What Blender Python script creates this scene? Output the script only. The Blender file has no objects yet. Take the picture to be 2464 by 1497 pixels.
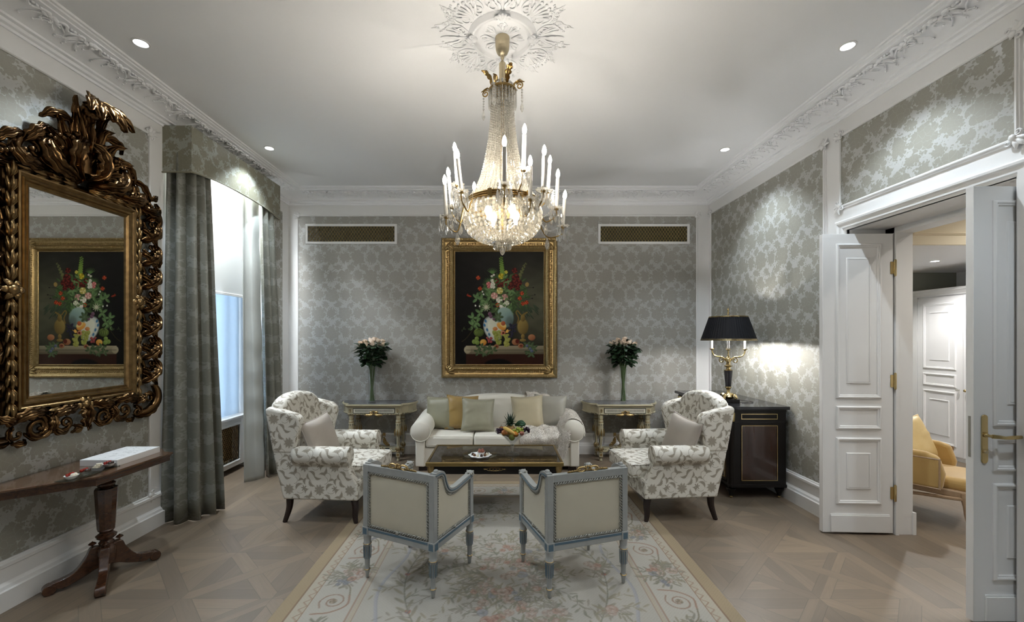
import bpy, math, random
import numpy as np
from mathutils import Vector, Matrix
PI = math.pi
random.seed(7)
SC = bpy.context.scene
COL = SC.collection

# ---------------------------------------------------------------- camera, world, exposure, large lights
# photo frame 2464x1497; focal 1020 px, principal point (1206, 813.5), eye 1.6 m above the floor
cam_d = bpy.data.cameras.new('camera')
cam_d.sensor_fit = 'HORIZONTAL'
cam_d.sensor_width = 36.0
cam_d.lens = 36.0 * 1020 / 2464
cam_d.shift_x = (1232 - 1206) / 2464
cam_d.shift_y = (813.5 - 748.5) / 2464
cam_d.clip_start = 0.05
cam = bpy.data.objects.new('camera', cam_d)
COL.objects.link(cam)
cam.location = (0, 0, 1.6)
cam.rotation_euler = (PI / 2, 0, 0)
SC.camera = cam
SC.view_settings.view_transform = 'Standard'
SC.view_settings.look = 'None'
SC.view_settings.gamma = 1.0
SC.view_settings.use_curve_mapping = False
SC.view_settings.exposure = 0.22
w = bpy.data.worlds.new('dusk'); SC.world = w; w.use_nodes = True
w.node_tree.nodes['Background'].inputs[0].default_value = (0.72, 0.82, 0.91, 1)
w.node_tree.nodes['Background'].inputs[1].default_value = 5.0
cy = SC.cycles
cy.use_denoising = True
cy.max_bounces = 7; cy.diffuse_bounces = 6; cy.glossy_bounces = 3; cy.transmission_bounces = 4; cy.transparent_max_bounces = 16
cy.use_adaptive_sampling = True; cy.adaptive_threshold = 0.16; cy.adaptive_min_samples = 8
cy.caustics_reflective = False; cy.caustics_refractive = False
cy.sample_clamp_indirect = 5.0
cy.blur_glossy = 0.6
BULB = 330.0          # chandelier bulb radiance
SPOT = 92.0           # ceiling downlights

def light(name, kind, loc, energy, color, **kw):
    d = bpy.data.lights.new(name, kind); d.energy = energy; d.color = color
    rot = kw.pop('rot', None)
    for k, v in kw.items(): setattr(d, k, v)
    o = bpy.data.objects.new(name, d); COL.objects.link(o); o.location = loc
    if rot: o.rotation_euler = rot
    return o

XL, XR, YB, YF, H = -2.95, 2.88, 5.88, -2.6, 3.60
DOWN = [(-2.44, 2.87), (-2.44, 4.46), (2.37, 2.9), (2.37, 4.49), (-2.44, 1.2), (2.37, 1.2), (0.0, 1.0), (-1.3, -0.6), (1.3, -0.6)]  # seen ones first; those after the fourth are unseen, added for fill light
COOL = (0.80, 0.91, 1.0)
for x, y in DOWN:
    light('downlight_beam', 'SPOT', (x, y, H - 0.012), SPOT, COOL, spot_size=math.radians(105), spot_blend=0.55, shadow_soft_size=0.03)
# the window recess has a lamp strip hidden behind the pelmet
light('pelmet_lamp', 'AREA', (-3.06, 4.45, 3.40), 75, (0.92, 0.97, 1.0), shape='RECTANGLE', size=0.12, size_y=1.0)
# the adjoining room is lit by its own downlights
light('adjoining_beam', 'SPOT', (5.29, 5.17, 2.52), 110, (1, 0.98, 0.95), spot_size=math.radians(140), spot_blend=0.6, shadow_soft_size=0.05)
light('adjoining_beam', 'SPOT', (4.3, 2.4, 3.17), 85, (1, 0.95, 0.87), spot_size=math.radians(140), spot_blend=0.6, shadow_soft_size=0.05)
light('adjoining_beam', 'SPOT', (5.4, 3.5, 3.17), 85, (1, 0.95, 0.87), spot_size=math.radians(150), spot_blend=0.6, shadow_soft_size=0.05)

# ---------------------------------------------------------------- mesh helpers
I4 = Matrix.Identity(4)
def T(x, y, z): return Matrix.Translation((x, y, z))
def RZ(a): return Matrix.Rotation(a, 4, 'Z')
def RX(a): return Matrix.Rotation(a, 4, 'X')
def RY(a): return Matrix.Rotation(a, 4, 'Y')
def SCL(x, y, z): return Matrix.Diagonal((x, y, z, 1))

class MB:
    def __init__(s, M=I4):
        s.v = []; s.f = []; s.M = M; s.uv = None
    def add(s, vs, fs, M=None):
        k = len(s.v); M = s.M if M is None else s.M @ M
        for p in vs:
            q = M @ Vector(p); s.v.append((q.x, q.y, q.z))
        flip = M.determinant() < 0
        for f in fs:
            f = tuple(i + k for i in f); s.f.append(f[::-1] if flip else f)
        return s
    def box(s, x0, x1, y0, y1, z0, z1, M=None):
        return s.add([(x0, y0, z0), (x1, y0, z0), (x1, y1, z0), (x0, y1, z0), (x0, y0, z1), (x1, y0, z1), (x1, y1, z1), (x0, y1, z1)],
                     [(3, 2, 1, 0), (4, 5, 6, 7), (0, 1, 5, 4), (1, 2, 6, 5), (2, 3, 7, 6), (3, 0, 4, 7)], M)
    def prism(s, poly, z0, z1, M=None):
        n = len(poly)
        a = sum(poly[i][0] * poly[(i + 1) % n][1] - poly[(i + 1) % n][0] * poly[i][1] for i in range(n))
        if a < 0: poly = poly[::-1]
        vs = [(p[0], p[1], z0) for p in poly] + [(p[0], p[1], z1) for p in poly]
        fs = [tuple(range(n - 1, -1, -1)), tuple(range(n, 2 * n))] + [(i, (i + 1) % n, n + (i + 1) % n, n + i) for i in range(n)]
        return s.add(vs, fs, M)
    def rings(s, rings, M=None, closed=True, cap=True, loop=False):
        n = len(rings[0]); vs = [p for r in rings for p in r]; fs = []
        R = len(rings)
        for i in range(R if loop else R - 1):
            j = (i + 1) % R
            for k in range(n if closed else n - 1):
                l = (k + 1) % n
                fs.append((i * n + k, i * n + l, j * n + l, j * n + k))
        if cap and closed and not loop:
            fs.append(tuple(range(n - 1, -1, -1))); fs.append(tuple((R - 1) * n + k for k in range(n)))
        return s.add(vs, fs, M)
    def lathe(s, prof, n=20, M=None, cap=True):
        rs = [[(r * math.cos(2 * PI * k / n), r * math.sin(2 * PI * k / n), z) for k in range(n)] for r, z in prof]
        return s.rings(rs, M, True, cap)
    def ball(s, c, r, n=8, m=5, M=None):
        if not hasattr(r, '__len__'): r = (r, r, r)
        vs = [(c[0], c[1], c[2] - r[2])]; fs = []
        for i in range(1, m):
            a = PI * i / m
            for k in range(n):
                b = 2 * PI * k / n
                vs.append((c[0] + r[0] * math.sin(a) * math.cos(b), c[1] + r[1] * math.sin(a) * math.sin(b), c[2] - r[2] * math.cos(a)))
        vs.append((c[0], c[1], c[2] + r[2])); L = len(vs) - 1
        for k in range(n):
            l = (k + 1) % n
            fs.append((0, 1 + l, 1 + k)); fs.append((L, L - n + k, L - n + l))
            for i in range(m - 2):
                fs.append((1 + i * n + k, 1 + i * n + l, 1 + (i + 1) * n + l, 1 + (i + 1) * n + k))
        return s.add(vs, fs, M)
    def tube(s, pts, r, n=8, M=None, loop=False, cap=True, flat=1.0):
        pts = [Vector(p) for p in pts]; N = len(pts)
        if not hasattr(r, '__len__'): r = [r] * N
        tg = []
        for i in range(N):
            a = pts[(i - 1) % N] if loop or i > 0 else pts[i]
            b = pts[(i + 1) % N] if loop or i < N - 1 else pts[i]
            d = b - a
            tg.append(d.normalized() if d.length > 1e-9 else Vector((0, 0, 1)))
        up = Vector((0, 0, 1)) if abs(tg[0].z) < 0.9 else Vector((1, 0, 0))
        nrm = (up - tg[0] * up.dot(tg[0])).normalized(); rs = []
        for i in range(N):
            nrm = nrm - tg[i] * nrm.dot(tg[i])
            nrm = nrm.normalized() if nrm.length > 1e-6 else tg[i].orthogonal().normalized()
            bi = tg[i].cross(nrm)
            rs.append([tuple(pts[i] + (nrm * math.cos(2 * PI * k / n) * flat + bi * math.sin(2 * PI * k / n)) * r[i]) for k in range(n)])
        return s.rings(rs, M, True, cap, loop)
    def grid(s, fn, nu, nv, M=None, loop_u=False):
        vs = [fn(i / (nu if loop_u else nu - 1), j / (nv - 1)) for i in range(nu) for j in range(nv)]; fs = []
        for i in range(nu if loop_u else nu - 1):
            k = (i + 1) % nu
            for j in range(nv - 1):
                fs.append((i * nv + j, k * nv + j, k * nv + j + 1, i * nv + j + 1))
        return s.add(vs, fs, M)
    def frame(s, u0, u1, v0, v1, prof, M=None):
        """mitred moulding around a rectangle of the uv plane; prof = [(outset, height)]"""
        rs = [[(u0 - d, v0 - d, h), (u1 + d, v0 - d, h), (u1 + d, v1 + d, h), (u0 - d, v1 + d, h)] for d, h in prof]
        vs = [p for r in rs for p in r]; fs = []
        for i in range(len(rs) - 1):
            for k in range(4):
                l = (k + 1) % 4
                fs.append((i * 4 + l, i * 4 + k, (i + 1) * 4 + k, (i + 1) * 4 + l))
        return s.add(vs, fs, M)
    def leaf(s, path, wid, bulge=0.3, lobes=5, ridge=0.12, nt=18, ns=9, M=None, depth=0.2, tip=0.0, base=0.25, rk=3):
        """acanthus leaf along a path [(u,v,n)] lying near the uv plane"""
        pts = resample(path, nt); vs = []; fs = []
        for i in range(nt):
            t = i / (nt - 1)
            a = pts[max(i - 1, 0)]; b = pts[min(i + 1, nt - 1)]
            d = Vector((b[0] - a[0], b[1] - a[1], 0)); d = d.normalized() if d.length > 1e-9 else Vector((1, 0, 0))
            sd = Vector((-d.y, d.x, 0))
            W = wid * (base + (1 - base) * math.sin(PI * min(1, t * 1.25) * 0.5)) * (1 - t ** 4) ** 0.6
            W *= 1 - depth + depth * abs(math.cos(lobes * PI * t))
            for j in range(ns):
                q = -1 + 2 * j / (ns - 1)
                h = wid * (bulge * (1 - q * q) + ridge * math.cos(rk * PI * q) * (1 - t * 0.5))
                p = Vector(pts[i]) + sd * (q * W) + Vector((0, 0, h + tip * t * t))
                vs.append(tuple(p))
        for i in range(nt - 1):
            for j in range(ns - 1):
                fs.append((i * ns + j, (i + 1) * ns + j, (i + 1) * ns + j + 1, i * ns + j + 1))
        return s.add(vs, fs, M)

def resample(path, n):
    P = [Vector(p) if len(p) == 3 else Vector((p[0], p[1], 0)) for p in path]
    L = [0]
    for a, b in zip(P, P[1:]): L.append(L[-1] + (b - a).length)
    out = []; k = 0
    for i in range(n):
        d = L[-1] * i / (n - 1)
        while k < len(L) - 2 and L[k + 1] < d: k += 1
        f = (d - L[k]) / max(L[k + 1] - L[k], 1e-9)
        out.append(P[k].lerp(P[k + 1], min(max(f, 0), 1)))
    return out

def smooth_path(pts, n=24):
    """Catmull-Rom through points"""
    P = [Vector(p) if len(p) == 3 else Vector((p[0], p[1], 0)) for p in pts]
    P = [P[0] * 2 - P[1]] + P + [P[-1] * 2 - P[-2]]
    out = []; S = len(P) - 3
    for i in range(n):
        x = S * i / (n - 1); k = min(int(x), S - 1); t = x - k
        a, b, c, d = P[k:k + 4]
        out.append(0.5 * ((2 * b) + (c - a) * t + (2 * a - 5 * b + 4 * c - d) * t * t + (3 * b - a - 3 * c + d) * t ** 3))
    return out

def spiral(cx, cy, r0, r1, a0, turns, n=20, z=0.0):
    return [Vector((cx + (r0 + (r1 - r0) * i / (n - 1)) * math.cos(a0 + turns * 2 * PI * i / (n - 1)),
                    cy + (r0 + (r1 - r0) * i / (n - 1)) * math.sin(a0 + turns * 2 * PI * i / (n - 1)), z)) for i in range(n)]

def new_mesh(name, mb, uv=False):
    me = bpy.data.meshes.new(name)
    me.from_pydata(mb.v, [], mb.f); me.update()
    if uv:
        nl = len(me.loops); vi = np.empty(nl, np.int32); me.loops.foreach_get('vertex_index', vi)
        co = np.empty(len(me.vertices) * 3, np.float32); me.vertices.foreach_get('co', co); co = co.reshape(-1, 3)
        if mb.uv is not None:
            q = np.array(mb.uv, np.float32)[vi]
        else:
            npol = len(me.polygons); nr = np.empty(npol * 3, np.float32); me.polygons.foreach_get('normal', nr); nr = np.abs(nr.reshape(-1, 3))
            nr[:, 2] *= 0.8
            ax = nr.argmax(1); lt = np.empty(npol, np.int32); me.polygons.foreach_get('loop_total', lt)
            la = np.repeat(ax, lt); c = co[vi]
            q = np.where((la == 0)[:, None], c[:, [1, 2]], np.where((la == 1)[:, None], c[:, [0, 2]], c[:, [0, 1]]))
        l = me.uv_layers.new(name='UVMap'); l.data.foreach_set('uv', np.ascontiguousarray(q, np.float32).ravel())
    return me

def obj(name, mb, mat, parent=None, smooth=40, bevel=0, seg=2, sub=0, solid=0, uv=False, label=None):
    me = new_mesh(name, mb, uv)
    if smooth:
        me.polygons.foreach_set('use_smooth', [True] * len(me.polygons))
        if smooth < 180: me.set_sharp_from_angle(angle=math.radians(smooth))
    if mat: me.materials.append(mat)
    o = bpy.data.objects.new(name, me); COL.objects.link(o)
    if parent: o.parent = parent
    if solid:
        m = o.modifiers.new('thickness', 'SOLIDIFY'); m.thickness = solid; m.offset = -1
    if sub:
        m = o.modifiers.new('soften', 'SUBSURF'); m.levels = m.render_levels = sub
    if bevel:
        m = o.modifiers.new('edge', 'BEVEL'); m.width = bevel; m.segments = seg; m.limit_method = 'ANGLE'; m.angle_limit = math.radians(35)
        m.harden_normals = False
    if label: o['label'] = label
    return o

def tag(o, label, cat, group=None, kind=None):
    o['label'] = label; o['category'] = cat
    if group: o['group'] = group
    if kind: o['kind'] = kind
    return o
def thing(name, label, cat, loc=(0, 0, 0), rz=0, group=None):
    o = bpy.data.objects.new(name, None); COL.objects.link(o); o.location = loc; o.rotation_euler = (0, 0, rz)
    o.empty_display_size = 0.1
    return tag(o, label, cat, group)
def struct(name, mb, mat, parent=None, **kw):
    o = obj(name, mb, mat, parent, **kw)
    if not parent: o['kind'] = 'structure'
    return o
def copy_tree(o, parent=None):
    c = o.copy(); COL.objects.link(c)
    if parent: c.parent = parent
    for ch in list(o.children): copy_tree(ch, c)
    return c

# ---------------------------------------------------------------- materials
class E:
    def __init__(s, nt, k): s.nt = nt; s.k = k
    def _b(s, op, o, r=False): return s.nt.math(op, o, s) if r else s.nt.math(op, s, o)
    def __add__(s, o): return s._b('ADD', o)
    __radd__ = __add__
    def __sub__(s, o): return s._b('SUBTRACT', o)
    def __rsub__(s, o): return s._b('SUBTRACT', o, True)
    def __mul__(s, o): return s._b('MULTIPLY', o)
    __rmul__ = __mul__
    def __truediv__(s, o): return s._b('DIVIDE', o)
    def lt(s, o): return s._b('LESS_THAN', o)
    def gt(s, o): return s._b('GREATER_THAN', o)
    def fl(s): return s.nt.math('FLOOR', s)
    def fr(s): return s.nt.math('FRACT', s)
    def ab(s): return s.nt.math('ABSOLUTE', s)
    def cos(s): return s.nt.math('COSINE', s)
    def sin(s): return s.nt.math('SINE', s)
    def sqrt(s): return s.nt.math('SQRT', s)
    def mod(s, o): return s.nt.math('FLOORED_MODULO', s, o)
    def mx(s, o): return s._b('MAXIMUM', o)
    def mn(s, o): return s._b('MINIMUM', o)
    def at2(s, o): return s.nt.math('ARCTAN2', s, o)
    def c01(s): return s.nt.math('ADD', s, 0.0, clamp=True)

class NT:
    def __init__(s, name, rough=0.5, metal=0.0):
        s.m = bpy.data.materials.new(name); s.m.use_nodes = True; s.t = s.m.node_tree; s.t.nodes.clear()
        s.out = s.n('ShaderNodeOutputMaterial'); s.b = s.n('ShaderNodeBsdfPrincipled')
        s.t.links.new(s.b.outputs[0], s.out.inputs[0])
        s.set('Roughness', rough); s.set('Metallic', metal)
    def n(s, ty, **kw):
        x = s.t.nodes.new(ty)
        for k, v in kw.items(): setattr(x, k, v)
        return x
    def put(s, sock, v):
        if isinstance(v, E): s.t.links.new(v.k, sock)
        elif hasattr(v, 'is_output'): s.t.links.new(v, sock)
        elif isinstance(v, tuple) and len(v) == 3 and sock.type == 'RGBA': sock.default_value = v + (1,)
        else: sock.default_value = v
    def set(s, name, v): s.put(s.b.inputs[name], v); return s
    def math(s, op, a, b=None, c=None, clamp=False):
        x = s.n('ShaderNodeMath', operation=op, use_clamp=clamp)
        s.put(x.inputs[0], a)
        if b is not None: s.put(x.inputs[1], b)
        if c is not None: s.put(x.inputs[2], c)
        return E(s, x.outputs[0])
    def pos(s):
        g = s.n('ShaderNodeNewGeometry'); x = s.n('ShaderNodeSeparateXYZ'); s.t.links.new(g.outputs['Position'], x.inputs[0])
        return [E(s, o) for o in x.outputs]
    def tc(s, which='Object'):
        g = s.n('ShaderNodeTexCoord'); x = s.n('ShaderNodeSeparateXYZ'); s.t.links.new(g.outputs[which], x.inputs[0])
        return [E(s, o) for o in x.outputs]
    def vec(s, a, b, c=0.0):
        x = s.n('ShaderNodeCombineXYZ')
        for i, v in enumerate((a, b, c)): s.put(x.inputs[i], v)
        return x.outputs[0]
    def noise(s, v, scale, detail=2.0, rough=0.5, dist=0.0):
        x = s.n('ShaderNodeTexNoise'); s.put(x.inputs['Vector'], v)
        x.inputs['Scale'].default_value = scale; x.inputs['Detail'].default_value = detail; x.inputs['Roughness'].default_value = rough
        x.inputs['Distortion'].default_value = dist
        return E(s, x.outputs[0])
    def vor(s, v, scale, feature='F1', rnd=1.0):
        x = s.n('ShaderNodeTexVoronoi', feature=feature, voronoi_dimensions='2D'); s.put(x.inputs['Vector'], v); x.inputs['Scale'].default_value = scale
        x.inputs['Randomness'].default_value = rnd; return E(s, x.outputs[0])
    def rnd(s, a, b=0.0, c=0.0):
        x = s.n('ShaderNodeTexWhiteNoise', noise_dimensions='3D'); s.put(x.inputs['Vector'], s.vec(a, b, c)); return E(s, x.outputs[0])
    def mix(s, f, a, b):
        x = s.n('ShaderNodeMix', data_type='RGBA'); s.put(x.inputs[0], f); s.put(x.inputs[6], a); s.put(x.inputs[7], b); return x.outputs[2]
    def bump(s, h, strength=0.3, dist=0.01):
        x = s.n('ShaderNodeBump'); x.inputs['Strength'].default_value = strength; x.inputs['Distance'].default_value = dist
        s.put(x.inputs['Height'], h); s.t.links.new(x.outputs[0], s.b.inputs['Normal']); return s

def P(name, col, rough=0.5, metal=0.0, noise=None, bump=None, emit=None, **kw):
    nt = NT(name, rough, metal)
    o = None
    if noise or bump: o = nt.vec(*nt.tc('Object'))
    if noise:
        nt.set('Base Color', nt.mix(nt.noise(o, noise[0], 4), col, noise[1]))
    else: nt.set('Base Color', col)
    if bump: nt.bump(nt.noise(o, bump[0], 3), bump[1], bump[2] if len(bump) > 2 else 0.01)
    if emit:
        nt.set('Emission Color', emit[0]); nt.set('Emission Strength', emit[1])
    for k, v in kw.items(): nt.set(k.replace('_', ' '), v)
    return nt.m

def thin_glass(name, tint=(0.97, 0.98, 0.98), ior=1.5, gl=1.0):
    nt = NT(name); nt.t.nodes.remove(nt.b)
    lw = nt.n('ShaderNodeLayerWeight'); lw.inputs[0].default_value = 0.5; fc = E(nt, lw.outputs['Facing'])
    tr = nt.n('ShaderNodeBsdfTransparent'); tr.inputs[0].default_value = tint + (1,)
    g = nt.n('ShaderNodeBsdfGlossy'); g.inputs['Roughness'].default_value = 0.02
    mx = nt.n('ShaderNodeMixShader')
    nt.t.links.new((fc * fc * fc * (0.55 * gl) + 0.04).c01().k, mx.inputs[0]); nt.t.links.new(tr.outputs[0], mx.inputs[1]); nt.t.links.new(g.outputs[0], mx.inputs[2])
    nt.t.links.new(mx.outputs[0], nt.out.inputs[0]); return nt.m

def crystal(name, tr=0.5, body=(0.9, 0.87, 0.8)):
    """cut crystal: mostly clear, with bright facets"""
    nt = NT(name); nt.t.nodes.remove(nt.b)
    lw = nt.n('ShaderNodeLayerWeight'); lw.inputs[0].default_value = 0.5; fc = E(nt, lw.outputs['Facing'])
    t = nt.n('ShaderNodeBsdfTransparent'); t.inputs[0].default_value = (0.95, 0.95, 0.94, 1)
    g = nt.n('ShaderNodeBsdfGlossy'); g.inputs['Roughness'].default_value = 0.025
    d = nt.n('ShaderNodeBsdfTranslucent'); d.inputs[0].default_value = body + (1,)
    m1 = nt.n('ShaderNodeMixShader'); m1.inputs[0].default_value = 1 - tr
    nt.t.links.new(t.outputs[0], m1.inputs[1]); nt.t.links.new(d.outputs[0], m1.inputs[2])
    m2 = nt.n('ShaderNodeMixShader'); nt.t.links.new((fc * fc * 0.55 + 0.20).c01().k, m2.inputs[0])
    nt.t.links.new(m1.outputs[0], m2.inputs[1]); nt.t.links.new(g.outputs[0], m2.inputs[2])
    nt.t.links.new(m2.outputs[0], nt.out.inputs[0]); return nt.m

def flower(nt, u, v, pu, pv, ou, ov, R, k, ph, nz, vein=True, jag=0.16):
    y = (v - ov) / pv; row = y.fl()
    x = (u - ou) / pu + row.mod(2.0) * 0.5
    fx = (x.fr() - 0.5) * pu; fy = (y.fr() - 0.5) * pv
    r = (fx * fx + fy * fy).sqrt(); th = fy.at2(fx)
    c = (th * float(k) + ph).cos()
    ed = R * (0.80 + jag * c + 0.08 * (th * float(2 * k + 3) + ph * 2).cos()) + nz * (R * 0.5)
    msk = ((ed - r) * (90.0 if R > .05 else 160.0)).c01()
    if vein:
        ln = ((r * (13.0 / R * 0.8) + c * 1.6 + nz * 5.0).sin().ab() * 5.0 - 0.25).c01()
        msk = msk * (0.45 + ln * 0.55)
    return msk
def leafm(nt, u, v, pu, pv, ou, ov, L, W, ang):
    y = (v - ov) / pv; row = y.fl()
    x = (u - ou) / pu + row.mod(2.0) * 0.5
    fx = (x.fr() - 0.5) * pu; fy = (y.fr() - 0.5) * pv
    a = fx * math.cos(ang) + fy * math.sin(ang); b = fy * math.cos(ang) - fx * math.sin(ang)
    b = b + a * a * (1.2 / L * 0.5)
    w_ = W * (1.0 - (a / L) * (a / L)) * (0.8 + 0.2 * (a * (22.0 / L)).cos())
    return ((w_ - b.ab()) * 200.0).c01()
def arcm(nt, u, v, pu, pv, ou, ov, R, W, a0, a1):
    y = (v - ov) / pv; row = y.fl()
    x = (u - ou) / pu + row.mod(2.0) * 0.5
    fx = (x.fr() - 0.5) * pu; fy = (y.fr() - 0.5) * pv
    r = (fx * fx + fy * fy).sqrt(); th = fy.at2(fx)
    return ((W - (r - R).ab()) * 300.0).c01() * th.gt(a0) * th.lt(a1)

def damask(name, coords, cp, cg, rp=0.5, rg=0.33, sc=1.0, metal=0.0):
    """tone-on-tone damask: peony heads and lobed leaves with the silk ground winding between them"""
    nt = NT(name)
    if coords == 'uv': u, v, _ = nt.tc('UV')
    else:
        p = nt.pos(); u, v = p[coords[0]], p[coords[1]]
    nz2 = nt.noise(nt.vec(u, v), 7.0 / sc, 2) - 0.5; nz3 = nt.noise(nt.vec(v, u), 8.0 / sc, 2) - 0.5
    uu = u + nz2 * (0.07 * sc); vv = v + nz3 * (0.07 * sc)
    def blob(pu, pv, ou, ov, R, asp=1.0):
        y = (vv - ov * sc) / (pv * sc); row = y.fl(); x = (uu - ou * sc) / (pu * sc) + row.mod(2.0) * 0.5
        fx = (x.fr() - 0.5) * (pu * sc); fy = (y.fr() - 0.5) * (pv * sc * asp); return 1.0 - (fx * fx + fy * fy).sqrt() / (R * sc)
    big = blob(.42, .30, 0, 0, .128); lf = blob(.42, .30, .21, .01, .082, .8).mx(blob(.42, .30, .10, .145, .055)).mx(blob(.42, .30, -.11, .15, .068, 1.3))
    w1 = nt.noise(nt.vec(u, v), 30.0 / sc, 2) - 0.5; w2 = nt.noise(nt.vec(v, u), 30.0 / sc, 2) - 0.5
    wu, wvv = u + w1 * (.035 * sc), v + w2 * (.035 * sc); wv = nt.vec(wu, wvv)
    pet, ped = nt.vor(wv, 19.0 / sc), nt.vor(wv, 19.0 / sc, 'DISTANCE_TO_EDGE')
    sm, sed = nt.vor(nt.vec(wu + wvv * .5, wvv - wu * .5), 34.0 / sc), nt.vor(nt.vec(wu + wvv * .5, wvv - wu * .5), 34.0 / sc, 'DISTANCE_TO_EDGE')
    vb = 1.0 - ((0.045 - ped) * 30.0).c01() * 0.32; vl = 1.0 - ((0.05 - sed) * 25.0).c01() * 0.22
    tiny = nt.vor(nt.vec(u, v), 60.0 / sc)
    f = ((big + (0.42 - pet) * 0.75 + (0.45 - tiny) * 0.30 - 0.03) * 10.0).c01() * vb
    f = f.mx(((lf + (0.42 - sm) * 0.9 + (0.45 - tiny) * 0.35) * 8.0).c01() * vl)
    nt.set('Base Color', nt.mix(f, cg, cp))
    nt.set('Roughness', rg + f * (rp - rg)); nt.set('Metallic', metal)
    nt.bump(f, 0.1, 0.002)
    return nt.m

def floral(name, cp, cg, rp=0.6, rg=0.55):
    """upholstery: ivory ground with taupe blooms, leaves and curling stems"""
    nt = NT(name); u, v, _ = nt.tc('UV')
    nz = nt.noise(nt.vec(u, v), 60.0, 2) - 0.5
    q = (.27, .20)
    f = flower(nt, u, v, *q, 0, 0, .056, 9, 0.4, nz, True, 0.11)
    f = f.mx(flower(nt, u, v, *q, .135, .012, .028, 6, 1.2, nz, False, 0.3))
    for ox, oy, L, W, a in [(.078, .04, .038, .015, .7), (-.078, .045, .036, .015, 2.3), (.08, -.055, .036, .014, -.8), (-.08, -.05, .036, .015, -2.2), (.135, .075, .03, .013, 1.4),
                            (.105, .09, .028, .012, .2), (-.02, .095, .032, .013, 2.8), (.165, -.06, .03, .012, -.3), (.03, -.09, .028, .011, 1.9), (-.12, -.005, .026, .011, .9)]:
        f = f.mx(leafm(nt, u, v, *q, ox, oy, L * 1.2, W * 1.3, a))
    for ox, oy, R, a0, a1 in [(.10, .005, .036, -2.4, .6), (-.105, .06, .032, -.6, 2.0), (.045, .08, .03, -1.6, 1.2), (-.065, -.085, .03, -.8, 2.2)]:
        f = f.mx(arcm(nt, u, v, *q, ox, oy, R, .0034, a0, a1))
    wv = nt.noise(nt.vec(u * 1.0, v * 1.0), 500.0, 1)
    nt.set('Base Color', nt.mix(f * 0.92, cg, cp)); nt.set('Roughness', rg + f * (rp - rg)); nt.set('Sheen Weight', 0.15)
    nt.bump(wv + f * 0.8, 0.15, 0.002)
    return nt.m

def fabric(name, col, col2=None, rough=0.75, sheen=0.25, scale=400.0, bs=0.2):
    nt = NT(name, rough); o = nt.vec(*nt.tc('Object'))
    nz = nt.noise(o, scale, 2); big = nt.noise(o, 9.0, 3)
    nt.set('Base Color', nt.mix(big, col, col2 or tuple(c * 0.9 for c in col))); nt.set('Sheen Weight', sheen)
    nt.bump(nz, bs, 0.002); return nt.m

def wood(name, c1, c2, rough=0.3, axis=(1, 14, 14), coat=0.0, scale=3.0):
    nt = NT(name, rough); x, y, z = nt.tc('Object')
    v = nt.vec(x * float(axis[0]), y * float(axis[1]), z * float(axis[2]))
    g = nt.noise(v, scale, 5, 0.6, 1.2)
    nt.set('Base Color', nt.mix(((g - 0.3) * 2.2).c01(), c1, c2)); nt.set('Coat Weight', coat); nt.set('Coat Roughness', 0.08); return nt.m

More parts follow.
